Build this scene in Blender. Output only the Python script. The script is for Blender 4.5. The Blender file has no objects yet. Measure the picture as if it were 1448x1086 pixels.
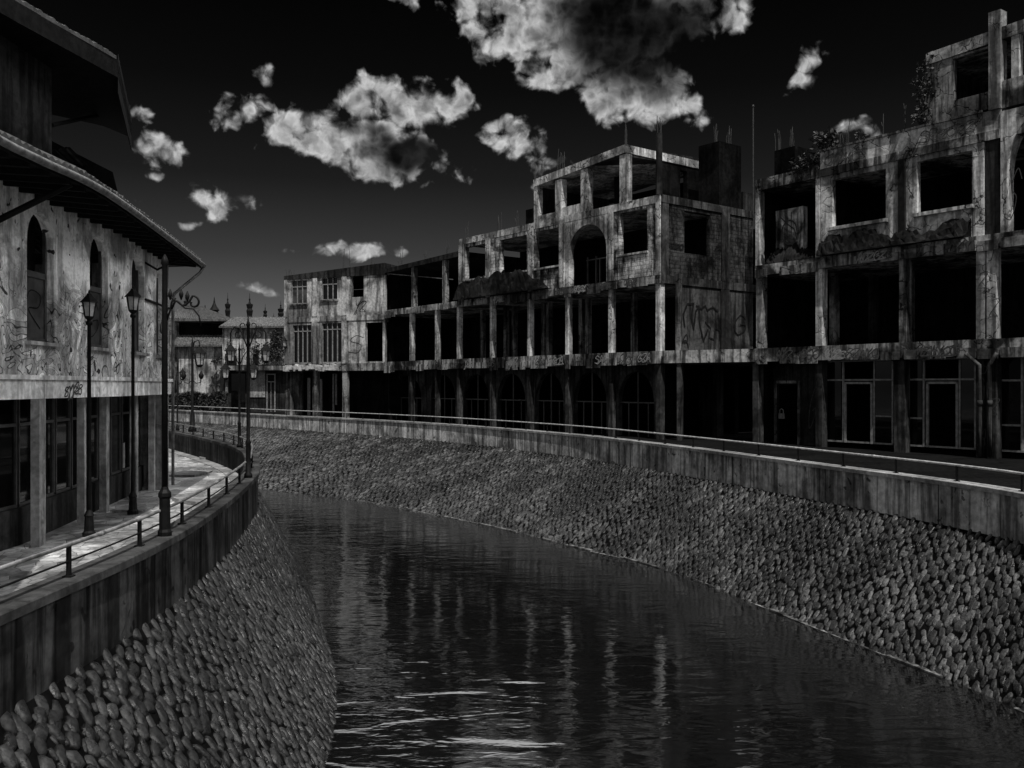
import bpy, math, random
import numpy as np
from mathutils import Vector, Matrix
random.seed(7); RNG = np.random.default_rng(7)
PI = math.pi
scene = bpy.context.scene
COL = scene.collection
LIFT = 2.7            # the far street lies at z = 0, the eye 2.7 m above it (geometry below is written relative to the eye)
F = 1280.0            # focal length in photo pixels
HZ = 545.0

# ------------------------------------------------------------------ materials
def nodes_of(m):
    m.use_nodes = True
    nt = m.node_tree; nt.nodes.clear()
    return nt

class NB:
    """little node helper"""
    def __init__(s, nt): s.nt = nt
    def n(s, typ, **kw):
        x = s.nt.nodes.new(typ)
        for k, v in kw.items(): setattr(x, k, v)
        return x
    def link(s, a, b): s.nt.links.new(a, b)
    def put(s, sock, v):
        if isinstance(v, bpy.types.NodeSocket): s.link(v, sock)
        else: sock.default_value = v
    def math(s, op, a, b=0.0, c=0.0, clamp=False):
        x = s.n('ShaderNodeMath', operation=op); x.use_clamp = clamp
        s.put(x.inputs[0], a); s.put(x.inputs[1], b); s.put(x.inputs[2], c)
        return x.outputs[0]
    def smooth(s, v, a, b, lo=0.0, hi=1.0):
        x = s.n('ShaderNodeMapRange', interpolation_type='SMOOTHSTEP')
        s.put(x.inputs['Value'], v); s.put(x.inputs['From Min'], a); s.put(x.inputs['From Max'], b)
        s.put(x.inputs['To Min'], lo); s.put(x.inputs['To Max'], hi)
        return x.outputs['Result']
    def noise(s, vec, scale, detail=5.0, rough=0.55, dist=0.0):
        x = s.n('ShaderNodeTexNoise')
        s.link(vec, x.inputs['Vector'])
        x.inputs['Scale'].default_value = scale; x.inputs['Detail'].default_value = detail
        x.inputs['Roughness'].default_value = rough; x.inputs['Distortion'].default_value = dist
        return x.outputs['Fac']
    def mapping(s, vec, scale=(1, 1, 1), rot=(0, 0, 0), loc=(0, 0, 0)):
        x = s.n('ShaderNodeMapping')
        s.link(vec, x.inputs['Vector'])
        x.inputs['Scale'].default_value = scale; x.inputs['Rotation'].default_value = rot; x.inputs['Location'].default_value = loc
        return x.outputs['Vector']
    def pos(s): return s.n('ShaderNodeNewGeometry').outputs['Position']
    def ramp(s, v, stops):
        x = s.n('ShaderNodeValToRGB'); s.link(v, x.inputs['Fac'])
        e = x.color_ramp.elements
        while len(e) > 1: e.remove(e[-1])
        e[0].position = stops[0][0]; e[0].color = (stops[0][1],) * 3 + (1,)
        for p, c in stops[1:]:
            k = e.new(p); k.color = (c,) * 3 + (1,)
        return x.outputs['Color']
    def grey(s, v):
        x = s.n('ShaderNodeCombineColor')
        for i in range(3): s.put(x.inputs[i], v)
        return x.outputs[0]
    def mix(s, f, a, b):        # scalar mix
        x = s.n('ShaderNodeMix', data_type='FLOAT')
        s.put(x.inputs[0], f); s.put(x.inputs[2], a); s.put(x.inputs[3], b)
        return x.outputs[0]
    def finish(s, grey, rough=0.85, bump=None, bstr=0.4, bdist=0.02, spec=0.4, metal=0.0):
        p = s.n('ShaderNodeBsdfPrincipled'); o = s.n('ShaderNodeOutputMaterial')
        s.link(s.grey(grey), p.inputs['Base Color'])
        s.put(p.inputs['Roughness'], rough); s.put(p.inputs['Specular IOR Level'], spec); s.put(p.inputs['Metallic'], metal)
        if bump is not None:
            b = s.n('ShaderNodeBump'); b.inputs['Strength'].default_value = bstr; b.inputs['Distance'].default_value = bdist
            s.link(bump, b.inputs['Height']); s.link(b.outputs[0], p.inputs['Normal'])
        s.link(p.outputs[0], o.inputs['Surface'])
        return p

MATS = {}
TAGS = {}
def concrete(name, base, dark=0.12, streak=0.6, blotch=0.6, fine=6.0, rough=0.85, boards=0.0, speck=0.35, bstr=0.35, cracks=0.0, spec=0.06):
    """weathered concrete / plaster: blotches, rain streaks, pits, cracks and (optionally) form-board joints"""
    m = bpy.data.materials.new(name); b = NB(nodes_of(m)); P = b.pos()
    big = b.noise(P, 0.55, 5, 0.6, 0.5)
    st = b.noise(b.mapping(P, (2.6, 2.6, 0.22)), 1.3, 5, 0.65)
    fi = b.noise(P, fine, 6, 0.65)
    pit = b.noise(P, 3.0, 3, 0.5, 0.9)
    v = b.math('MULTIPLY', base, b.mix(blotch, 1.0, b.smooth(big, 0.40, 0.60, dark, 1.35)))
    v = b.math('MULTIPLY', v, b.mix(streak, 1.0, b.smooth(st, 0.40, 0.56, dark, 1.2)))
    v = b.math('MULTIPLY', v, b.smooth(fi, 0.3, 0.7, 0.68, 1.28))
    v = b.math('MULTIPLY', v, b.mix(speck, 1.0, b.smooth(pit, 0.31, 0.36, 0.06, 1.0)))
    h = b.math('ADD', b.math('MULTIPLY', fi, 0.6), big)
    if cracks:
        wv = b.n('ShaderNodeVectorMath', operation='MULTIPLY_ADD'); q = b.n('ShaderNodeTexNoise'); b.link(P, q.inputs['Vector']); q.inputs['Scale'].default_value = 1.5; q.inputs['Detail'].default_value = 4
        b.link(q.outputs['Color'], wv.inputs[0]); wv.inputs[1].default_value = (.9, .9, .9); b.link(P, wv.inputs[2])
        w = b.n('ShaderNodeTexVoronoi', feature='DISTANCE_TO_EDGE'); b.link(wv.outputs[0], w.inputs['Vector']); w.inputs['Scale'].default_value = cracks
        cm = b.smooth(b.noise(P, 0.8, 2, 0.5), 0.42, 0.55)
        e = b.mix(cm, 1.0, b.smooth(w.outputs['Distance'], 0.004, 0.03, 0.12, 1.0))
        v = b.math('MULTIPLY', v, e); h = b.math('ADD', h, e)
    if boards:
        w = b.n('ShaderNodeTexVoronoi', feature='DISTANCE_TO_EDGE')
        b.link(b.mapping(P, (boards, boards, 0.02)), w.inputs['Vector']); w.inputs['Scale'].default_value = 1.0
        e = b.smooth(w.outputs['Distance'], 0.0, 0.045, 0.45, 1.0)
        v = b.math('MULTIPLY', v, e)
        h = b.math('ADD', h, e)
    b.finish(v, rough, h, bstr, 0.03, spec)
    MATS[name] = m; return m

def brickwork(name, base, ang, dark=0.25, bw=0.42, bh=0.2, mortar=0.5):
    m = bpy.data.materials.new(name); b = NB(nodes_of(m)); P = b.pos()
    r = b.n('ShaderNodeVectorRotate', rotation_type='Z_AXIS'); b.link(P, r.inputs['Vector']); r.inputs['Angle'].default_value = -ang
    s = b.n('ShaderNodeSeparateXYZ'); b.link(r.outputs[0], s.inputs[0])
    c = b.n('ShaderNodeCombineXYZ'); b.link(s.outputs[0], c.inputs[0]); b.link(s.outputs[2], c.inputs[1])
    t = b.n('ShaderNodeTexBrick'); b.link(c.outputs[0], t.inputs['Vector'])
    t.inputs['Scale'].default_value = 1.0; t.inputs['Brick Width'].default_value = bw; t.inputs['Row Height'].default_value = bh
    t.inputs['Mortar Size'].default_value = 0.018; t.inputs['Bias'].default_value = 0.0
    t.inputs['Color1'].default_value = (0.75,) * 3 + (1,); t.inputs['Color2'].default_value = (1.25,) * 3 + (1,); t.inputs['Mortar'].default_value = (mortar,) * 3 + (1,)
    big = b.noise(P, 0.6, 6, 0.7, 0.6); st = b.noise(b.mapping(P, (2.6, 2.6, 0.35)), 1.2, 5, 0.7); fi = b.noise(P, 8, 5, 0.7)
    q = b.n('ShaderNodeRGBToBW'); b.link(t.outputs['Color'], q.inputs[0])
    v = b.math('MULTIPLY', b.math('MULTIPLY', q.outputs[0], base), b.smooth(big, 0.35, 0.62, dark, 1.35))
    v = b.math('MULTIPLY', v, b.smooth(st, 0.35, 0.6, dark, 1.2)); v = b.math('MULTIPLY', v, b.smooth(fi, 0.3, 0.7, 0.6, 1.3))
    h = b.math('ADD', b.math('MULTIPLY', t.outputs['Fac'], -1.0), fi)
    b.finish(v, 0.9, h, 0.5, 0.02, 0.05)
    MATS[name] = m; return m

def plain(name, base, rough=0.5, spec=0.5, metal=0.0, var=0.4, scale=6.0, bstr=0.15):
    m = bpy.data.materials.new(name); b = NB(nodes_of(m)); P = b.pos()
    fi = b.noise(P, scale, 5, 0.65)
    v = b.math('MULTIPLY', base, b.smooth(fi, 0.3, 0.7, 1 - var, 1 + var))
    b.finish(v, rough, fi, bstr, 0.01, spec, metal)
    MATS[name] = m; return m

def mural(name, base):
    """pale plaster covered with curling graffiti lines below and flaking, pocked plaster above"""
    m = bpy.data.materials.new(name); b = NB(nodes_of(m)); P = b.pos()
    big = b.noise(P, 0.8, 6, 0.65, 0.4); fi = b.noise(P, 10, 6, 0.7)
    st = b.noise(b.mapping(P, (3, 3, 0.3)), 1.2, 5, 0.7)
    area = b.noise(P, 0.55, 2, 0.5)
    z = b.n('ShaderNodeSeparateXYZ'); b.link(P, z.inputs[0])
    low = b.smooth(b.math('ADD', z.outputs[2], b.math('MULTIPLY', area, 2.6)), 5.7, 6.3, 1.0, 0.0)
    curl = b.noise(P, 0.85, 1.5, 0.4, 1.5)
    ln = b.math('ABSOLUTE', b.math('SINE', b.math('MULTIPLY', curl, 40.0)))
    dark_l = b.smooth(ln, 0.05, 0.3, 0.06, 1.0)
    curl2 = b.noise(b.mapping(P, (1, 1, 0.6), loc=(4, 2, 7)), 1.4, 1.5, 0.4, 2.8)
    ln2 = b.math('ABSOLUTE', b.math('SINE', b.math('MULTIPLY', curl2, 34.0)))
    lite = b.smooth(ln2, 0.06, 0.2, 0.25, 1.0)
    fill = b.smooth(b.math('SINE', b.math('MULTIPLY', curl, 20.0)), -0.1, 0.1, 0.62, 1.0)
    g = b.math('MULTIPLY', b.math('MULTIPLY', dark_l, lite), fill)
    v = b.math('MULTIPLY', base, b.mix(low, 1.0, g))
    pit = b.noise(P, 4.2, 2, 0.5, 0.5)
    v = b.math('MULTIPLY', v, b.smooth(pit, 0.30, 0.34, 0.05, 1.0))
    v = b.math('MULTIPLY', v, b.smooth(big, 0.40, 0.58, 0.38, 1.1)); v = b.math('MULTIPLY', v, b.smooth(st, 0.36, 0.52, 0.55, 1.1))
    v = b.math('MULTIPLY', v, b.smooth(fi, 0.3, 0.7, 0.75, 1.15))
    b.finish(v, 0.8, fi, 0.3, 0.02, 0.3)
    MATS[name] = m; return m

def stones_mat(name, base, gloss=0.45):
    m = bpy.data.materials.new(name); b = NB(nodes_of(m)); P = b.pos()
    g = b.n('ShaderNodeNewGeometry'); r = g.outputs['Random Per Island']
    fi = b.noise(P, 14, 6, 0.7, 0.4); bl = b.noise(P, 0.4, 4, 0.6); vein = b.noise(P, 6, 4, 0.6, 1.5)
    v = b.math('MULTIPLY', base, b.math('MULTIPLY_ADD', b.math('POWER', r, 2.2), 2.5, 0.3))
    v = b.math('MULTIPLY', v, b.smooth(fi, 0.3, 0.7, 0.45, 1.45)); v = b.math('MULTIPLY', v, b.smooth(bl, 0.40, 0.62, 0.28, 1.55))
    v = b.math('MULTIPLY', v, b.smooth(b.math('ABSOLUTE', b.math('SUBTRACT', vein, 0.5)), 0.0, 0.05, 0.45, 1.0))
    facet = b.n('ShaderNodeTexVoronoi', feature='SMOOTH_F1'); b.link(P, facet.inputs['Vector']); facet.inputs['Scale'].default_value = 11; facet.inputs['Smoothness'].default_value = .25
    hb = b.math('ADD', b.math('MULTIPLY', fi, 0.7), b.math('MULTIPLY', facet.outputs['Distance'], 0.45))
    b.finish(v, b.smooth(b.noise(P, 7, 3, .6), 0.35, 0.65, 0.24, 0.65), hb, 0.9, 0.03, gloss)
    MATS[name] = m; return m

def paving(name, base):
    m = bpy.data.materials.new(name); b = NB(nodes_of(m)); P = b.pos()
    w = b.noise(P, 0.8, 3, 0.5)
    vor = b.n('ShaderNodeTexVoronoi', feature='DISTANCE_TO_EDGE', voronoi_dimensions='2D'); b.link(b.mapping(P, (0.75, 0.5, 1), (0, 0, 0.35)), vor.inputs['Vector'])
    cell = b.n('ShaderNodeTexVoronoi', feature='F1', voronoi_dimensions='2D'); b.link(b.mapping(P, (0.75, 0.5, 1), (0, 0, 0.35)), cell.inputs['Vector'])
    cw = b.n('ShaderNodeRGBToBW'); b.link(cell.outputs['Color'], cw.inputs[0])
    e = b.smooth(vor.outputs['Distance'], 0.008, 0.03, 0.15, 1.0)
    fi = b.noise(P, 5, 7, 0.7, 0.5); big = b.noise(P, 0.5, 5, 0.6, 0.5); pit = b.noise(P, 3.0, 3, 0.5, 0.6)
    v = b.math('MULTIPLY', b.math('MULTIPLY', base, e), b.smooth(cw.outputs[0], 0.2, 0.8, 0.6, 1.25))
    v = b.math('MULTIPLY', v, b.smooth(big, 0.35, 0.65, 0.35, 1.25)); v = b.math('MULTIPLY', v, b.smooth(fi, 0.3, 0.7, 0.5, 1.35))
    v = b.math('MULTIPLY', v, b.smooth(pit, 0.3, 0.34, 0.15, 1.0))
    b.finish(v, b.smooth(fi, 0.3, 0.7, 0.4, 0.75), b.math('ADD', e, fi), 0.6, 0.02, 0.5)
    MATS[name] = m; return m

def water_mat(name):
    m = bpy.data.materials.new(name); b = NB(nodes_of(m)); P = b.pos()
    a = b.noise(b.mapping(P, (0.5, 1.25, 1), (0, 0, 0.2)), 1.1, 2, 0.5, 0.8)
    c = b.noise(b.mapping(P, (1.0, 2.2, 1), (0, 0, -0.15)), 3.0, 2, 0.5, 0.5)
    d = b.noise(P, 0.2, 3, 0.5)
    h = b.math('ADD', b.math('MULTIPLY', a, 0.85), b.math('MULTIPLY', c, 0.15))
    h = b.math('MULTIPLY', h, b.smooth(d, 0.35, 0.65, 0.5, 1.25))
    p = b.finish(0.004, 0.055, h, 1.0, 0.029, 1.0)
    p.inputs['IOR'].default_value = 1.5
    MATS[name] = m; return m

concrete('grey_concrete', 0.17, 0.05, 0.8, 0.75, cracks=1.1)
concrete('facade_concrete', 0.42, 0.05, 0.62, 0.72, cracks=1.1)
concrete('column_concrete', 0.48, 0.06, 0.6, 0.5, cracks=1.4)  # paler than the inner columns; sunlit contrast put into the tone
concrete('slab_concrete', 0.26, 0.03, 0.85, 0.92, cracks=1.3)
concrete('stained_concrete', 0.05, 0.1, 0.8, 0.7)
concrete('dark_concrete', 0.026, 0.2, 0.7, 0.6)
concrete('shade_black', 0.008, 0.3, 0.5, 0.6, spec=0.0)  # near-black wall tone holding the shade of unlit interiors
concrete('partition_plaster', 0.5, 0.04, 0.8, 0.95)
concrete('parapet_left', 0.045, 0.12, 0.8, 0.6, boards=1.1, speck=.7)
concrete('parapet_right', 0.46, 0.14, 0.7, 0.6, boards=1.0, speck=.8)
concrete('coping_stone', 0.28, 0.35, 0.3, 0.5)
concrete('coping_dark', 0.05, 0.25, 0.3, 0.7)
concrete('white_plaster', 0.34, 0.08, 0.7, 0.7)
concrete('band_plaster', 0.75, 0.3, 0.45, 0.4)
concrete('pillar_plaster', 0.34, 0.25, 0.5, 0.5)
concrete('rear_plaster', 0.25, 0.4, 0.6, 0.4)
concrete('bank_mortar', 0.005, 0.5, 0.3, 0.4, spec=0.0)
concrete('rubble', 0.014, 0.15, 0.3, 0.9, fine=5.0, bstr=0.9)
concrete('asphalt', 0.009, 0.5, 0.2, 0.4, spec=0.0)
mural('mural_plaster', 0.86)
stones_mat('river_stone', 0.031, 0.4)
stones_mat('shaded_stone', 0.011, 0.5)  # river stone darkened to stand for the shadow on the left bank
paving('flagstone', 0.44)
water_mat('river_water')
plain('iron', 0.006, 0.55, 0.12, 0.0, 0.5)
plain('rail_steel', 0.42, 0.35, 0.5, 0.0, 0.4)
plain('rebar_steel', 0.02, 0.7)
plain('worn_steel', 0.16, 0.28, 0.6, 0.0, 0.7, 3)
plain('dark_wood', 0.01, 0.7, 0.05)
plain('roof_tile', 0.05, 0.6, 0.4, 0.0, 0.7, 4)
plain('pale_tile', 0.07, 0.6, 0.4, 0.0, 0.7, 4)
plain('frame_paint', 0.2, 0.5)
plain('frame_dark', 0.05, 0.4)
plain('glass', 0.003, 0.05, 0.25, 0.0, 0.5, 1.5, 0.05)
plain('dusty_glass', 0.04, 0.3, 0.2, 0.0, 0.8, 1.2, 0.05)
plain('lamp_glass', 0.35, 0.3, 0.5)
plain('leaf', 0.035, 0.6, 0.3, 0.0, 0.6, 9)
plain('bark', 0.02, 0.9)
plain('paint_black', 0.008, 0.6, 0.1)
plain('paint_faded', 0.06, 0.8, 0.05)
plain('paint_white', 0.28, 0.8, 0.05)
plain('cloth', 0.35, 0.8, 0.2, 0.0, 0.6, 3)
plain('zinc', 0.12, 0.5, 0.4, 0.0, 0.6)
concrete('old_pipe', 0.10, 0.1, 0.8, 0.7)

# ------------------------------------------------------------------ objects
def setp(o, label=None, cat=None, group=None, kind=None):
    if label: o['label'] = label
    if cat: o['category'] = cat
    if group: o['group'] = group
    if kind: o['kind'] = kind
    return o
def thing(name, label, cat, loc=(0, 0, 0), group=None):
    o = bpy.data.objects.new(name, None); COL.objects.link(o); o.location = loc
    o.empty_display_size = 0.2
    return setp(o, label, cat, group)
def origin_of(o):
    v = Vector((0, 0, 0))
    while o is not None: v += o.location; o = o.parent
    return v

class MB:
    def __init__(s, smooth=False): s.v = []; s.f = []; s.smooth = smooth
    def add(s, vs, fs):
        k = len(s.v); s.v += [tuple(v) for v in vs]; s.f += [tuple(i + k for i in f) for f in fs]; return s
    def hexa(s, b4, t4):            # bottom ring, top ring (counter-clockwise seen from above)
        return s.add(list(b4) + list(t4), [(3, 2, 1, 0), (4, 5, 6, 7), (0, 1, 5, 4), (1, 2, 6, 5), (2, 3, 7, 6), (3, 0, 4, 7)])
    def box(s, x0, x1, y0, y1, z0, z1):
        q = [(x0, y0), (x1, y0), (x1, y1), (x0, y1)]
        return s.hexa([(x, y, z0) for x, y in q], [(x, y, z1) for x, y in q])
    def prism(s, poly, z0, z1):     # vertical prism over a plan polygon
        a = sum(poly[i][0] * poly[(i + 1) % len(poly)][1] - poly[(i + 1) % len(poly)][0] * poly[i][1] for i in range(len(poly)))
        if a < 0: poly = poly[::-1]
        n = len(poly)
        z1s = z1 if hasattr(z1, '__len__') else [z1] * n
        vs = [(x, y, z0) for x, y in poly] + [(p[0], p[1], z) for p, z in zip(poly, z1s)]
        return s.add(vs, [tuple(range(n - 1, -1, -1)), tuple(range(n, 2 * n))] + [(i, (i + 1) % n, n + (i + 1) % n, n + i) for i in range(n)])
    def tube(s, pts, r, seg=8, cap=True):
        pts = [Vector(p) for p in pts]; n = len(pts)
        rs = r if hasattr(r, '__len__') else [r] * n
        ring = []; up = None
        for i, p in enumerate(pts):
            d = (pts[min(i + 1, n - 1)] - pts[max(i - 1, 0)])
            d = d.normalized() if d.length > 1e-9 else Vector((0, 0, 1))
            if up is None: up = Vector((0, 0, 1)) if abs(d.z) < 0.9 else Vector((1, 0, 0))
            a = d.cross(up).normalized(); u = a.cross(d).normalized(); up = u
            ring.append([p + rs[i] * (math.cos(2 * PI * k / seg) * a + math.sin(2 * PI * k / seg) * u) for k in range(seg)])
        vs = [q for rr in ring for q in rr]
        fs = [(i * seg + k, i * seg + (k + 1) % seg, (i + 1) * seg + (k + 1) % seg, (i + 1) * seg + k) for i in range(n - 1) for k in range(seg)]
        if cap: fs += [tuple(range(seg - 1, -1, -1)), tuple(range((n - 1) * seg, n * seg))]
        return s.add(vs, fs)
    def lathe(s, x, y, prof, seg=12, rot=0.0):   # prof: (radius, z)
        vs = [(x + r * math.cos(rot + 2 * PI * k / seg), y + r * math.sin(rot + 2 * PI * k / seg), z) for r, z in prof for k in range(seg)]
        n = len(prof)
        fs = [(i * seg + k, i * seg + (k + 1) % seg, (i + 1) * seg + (k + 1) % seg, (i + 1) * seg + k) for i in range(n - 1) for k in range(seg)]
        fs += [tuple(range(seg - 1, -1, -1)), tuple(range((n - 1) * seg, n * seg))]
        return s.add(vs, fs)
    def each(s, name, mat, parent):
        """every connected piece becomes a part of its own"""
        par = list(range(len(s.v)))
        def find(i):
            while par[i] != i: par[i] = par[par[i]]; i = par[i]
            return i
        for f in s.f:
            for i in f[1:]: par[find(i)] = find(f[0])
        groups = {}
        for f in s.f: groups.setdefault(find(f[0]), []).append(f)
        for fs in groups.values():
            ids = sorted({i for f in fs for i in f}); mp = {o: k for k, o in enumerate(ids)}
            q = MB(s.smooth); q.v = [s.v[i] for i in ids]; q.f = [tuple(mp[i] for i in f) for f in fs]; q.build(name, mat, parent)
    def build(s, name, mat, parent=None, label=None):
        for own in TAGS.pop(id(s), []): own.build(name, mat, parent)
        if not s.f: return None
        me = bpy.data.meshes.new(name)
        off = origin_of(parent) if parent is not None else Vector((0, 0, 0))
        me.from_pydata([(a - off.x, b - off.y, c - off.z) for a, b, c in s.v], [], s.f)
        me.materials.append(MATS[mat])
        if s.smooth: me.polygons.foreach_set('use_smooth', [True] * len(me.polygons))
        me.update()
        o = bpy.data.objects.new(name, me); COL.objects.link(o)
        if parent is not None: o.parent = parent
        if label: o['label'] = label
        return o

class Facade:
    """vertical plane: t runs along it, n out of it (towards the viewer's side), z up"""
    def __init__(s, p, q):
        s.o = Vector((p[0], p[1])); d = Vector((q[0] - p[0], q[1] - p[1])); s.L = d.length; s.d = d / s.L
        s.nn = Vector((s.d.y, -s.d.x)); s.ang = math.atan2(s.d.y, s.d.x)
    def p(s, t, z, n=0.0):
        a = s.o + s.d * t + s.nn * n; return (a.x, a.y, z)
    def t(s, px, n=0.0):             # where the photo column px meets the plane
        u = (px - 724) / F; o = s.o + s.nn * n
        return (u * o.y - o.x) / (s.d.x - u * s.d.y)
    def y(s, t): return s.o.y + s.d.y * t
    def z(s, py, t): return (HZ - py) / F * s.y(t)
    def box(s, mb, t0, t1, z0, z1, n0, n1, z1b=None, z0b=None):
        z1b = z1 if z1b is None else z1b; z0b = z0 if z0b is None else z0b
        return mb.hexa([s.p(t0, z0, n1), s.p(t1, z0b, n1), s.p(t1, z0b, n0), s.p(t0, z0, n0)],
                       [s.p(t0, z1, n1), s.p(t1, z1b, n1), s.p(t1, z1b, n0), s.p(t0, z1, n0)])
    def wall(s, mb, t0, t1, z0, z1, holes, n0=-0.25, n1=0.0):
        """wall with rectangular holes (a0,a1,b0,b1), split into piers, aprons and heads"""
        ts = sorted({t0, t1} | {min(max(h[k], t0), t1) for h in holes for k in (0, 1)})
        for a, b in zip(ts, ts[1:]):
            if b - a < 1e-4: continue
            mid = (a + b) / 2
            hs = sorted([h for h in holes if h[0] < mid < h[1]], key=lambda h: h[2])
            z = z0
            for h in hs:
                if h[2] - z > 1e-3: s.box(mb, a, b, z, h[2], n0, n1)
                z = h[3]
            if z1 - z > 1e-3: s.box(mb, a, b, z, z1, n0, n1)
        return mb
    def arch_wall(s, mb, t0, t1, z0, z1, a0, a1, zb, zs, zt, n0=-0.3, n1=0.0, seg=14, p=2.0):
        """wall piece with one arched opening: a0..a1 wide, sill zb, springing zs, crown zt"""
        if a0 - t0 > 1e-3: s.box(mb, t0, a0, z0, z1, n0, n1)
        if t1 - a1 > 1e-3: s.box(mb, a1, t1, z0, z1, n0, n1)
        if zb - z0 > 1e-3: s.box(mb, a0, a1, z0, zb, n0, n1)
        c, h = (a0 + a1) / 2, (a1 - a0) / 2
        pr = [(c + h * -math.cos(PI * k / seg), zs + (zt - zs) * abs(math.sin(PI * k / seg)) ** (2.0 / p)) for k in range(seg + 1)]
        for (ta, za), (tb, zb_) in zip(pr, pr[1:]):
            s.box(mb, ta, tb, za, z1, n0, n1, z1, zb_)
        return mb
    def bars(s, mb, rects, n0, n1):
        for a0, a1, b0, b1 in rects: s.box(mb, a0, a1, b0, b1, n0, n1)
        return mb
    def stroke(s, mb, pts, w, n=0.006):
        pts = [Vector(p) for p in pts]
        for i in range(len(pts) - 1):
            a, b = pts[i], pts[i + 1]; d = b - a
            if d.length < 1e-6: continue
            d.normalize(); q = Vector((-d.y, d.x)) * w / 2; a = a - d * w * .3; b = b + d * w * .3
            cs = [a + q, a - q, b - q, b + q]
            dn = n + 0.00025 * (i % 40)
            mb.add([s.p(c.x, c.y, dn) for c in cs], [(0, 1, 2, 3)])
        return mb

def spline(pts, step=0.5):
    """Catmull-Rom through plan points, resampled evenly"""
    P = [Vector(p) for p in pts]; out = []
    for i in range(len(P) - 1):
        p0, p1, p2, p3 = P[max(i - 1, 0)], P[i], P[i + 1], P[min(i + 2, len(P) - 1)]
        n = max(2, int((p2 - p1).length / 0.2))
        for k in range(n):
            t = k / n
            out.append(0.5 * ((2 * p1) + (p2 - p0) * t + (2 * p0 - 5 * p1 + 4 * p2 - p3) * t * t + (3 * p1 - p0 - 3 * p2 + p3) * t ** 3))
    out.append(P[-1])
    res = [out[0]]; acc = 0
    for a, b in zip(out, out[1:]):
        L = (b - a).length; pos = 0
        while acc + (L - pos) >= step:
            pos += step - acc; acc = 0
            res.append(a + (b - a) * (pos / L))
        acc += L - pos
    return res
def normals(pl, side):
    ns = []
    for i in range(len(pl)):
        d = (pl[min(i + 1, len(pl) - 1)] - pl[max(i - 1, 0)]).normalized()
        ns.append(Vector((d.y, -d.x)) * side)
    return ns
def sweep(mb, pl, side, prof):
    """closed profile of (offset towards the river, z) carried along a plan line"""
    ns = normals(pl, side); m = len(prof); vs = []
    for p, n in zip(pl, ns):
        vs += [(p.x + n.x * o, p.y + n.y * o, z) for o, z in prof]
    fs = []
    for i in range(len(pl) - 1):
        for k in range(m):
            a, b = i * m + k, i * m + (k + 1) % m
            fs.append((a, b, b + m, a + m) if side > 0 else (b, a, a + m, b + m))
    fs.append(tuple(range(m))); fs.append(tuple(range(len(vs) - 1, len(vs) - m - 1, -1)))
    return mb.add(vs, fs)

# ------------------------------------------------------------------ plan of the river
STREET, PAVE, COP, WBASE, WATER, RAIL = -2.7, -3.1, -2.2, -3.24, -5.8, -1.83
LC = spline([(-5.0, -8), (-5.0, 2), (-4.96, 8.8), (-4.92, 11.5), (-5, 13.5), (-5.2, 15.4), (-5.5, 17.6), (-6.1, 21.1), (-6.8, 24.2), (-8.8, 30.6), (-12, 37), (-17.6, 46), (-21.5, 51), (-36, 63), (-60, 78)], 0.4)
LW = spline([(-2.75, -8), (-2.75, 4), (-2.75, 9), (-2.85, 13.7), (-3.5, 17.9), (-4.35, 20.9), (-5.6, 25.2), (-7.5, 31), (-10.3, 37), (-15, 44.5), (-20, 50.5), (-36, 61), (-60, 75)], 0.3)
RC = spline([(11.2, -8), (11.0, 4), (10.75, 12), (10.5, 18), (10.1, 20.6), (8.8, 24.7), (7.15, 29.6), (5.3, 34.8), (2.5, 41.4), (-3.4, 51.2), (-9.7, 59.2), (-17, 67), (-26, 77), (-42, 93), (-70, 118)], 0.4)
RW = spline([(9.9, -8), (9.75, 4), (9.55, 12), (9.13, 16.1), (7.67, 20.6), (4.82, 28.55), (2.4, 32.3), (-.7, 37.1), (-7.6, 45.4), (-14.4, 51.2), (-26, 62), (-45, 79), (-72, 103)], 0.3)

def sheet(name, poly, z, mat):
    mb = MB(); mb.add([(x, y, z) for x, y in poly], [tuple(range(len(poly)))])
    return setp(mb.build(name, mat), kind='structure')
def tri_sheet(name, strip_a, strip_b, z, mat):
    """flat strip between two plan lines of equal length"""
    n = len(strip_a); mb = MB()
    mb.add([(a[0], a[1], z) for a in strip_a] + [(b[0], b[1], z) for b in strip_b],
           [(i, i + 1, n + i + 1, n + i) for i in range(n - 1)])
    return setp(mb.build(name, mat), kind='structure')
ns = normals(RC, -1)
inner = [(p.x - n.x * .2, p.y - n.y * .2) for p, n in zip(RC, ns)][::3]
tri_sheet('street', inner + [(-700, 640)], [(900 if i < 40 else 900 - (i - 40) * 12, 1.0 * y * 6 + 100) for i, (x, y) in enumerate(inner)] + [(-700, 2500)], STREET, 'asphalt')
ns = normals(LC, 1)
inner = [(p.x - n.x * .2, p.y - n.y * .2) for p, n in zip(LC, ns)][::3]
tri_sheet('pavement', inner, [(x - 60, y + 4) for x, y in inner], PAVE, 'flagstone')
sheet('water', [(-900, -60), (400, -60), (400, 300), (-900, 900)], WATER, 'river_water')

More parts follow.
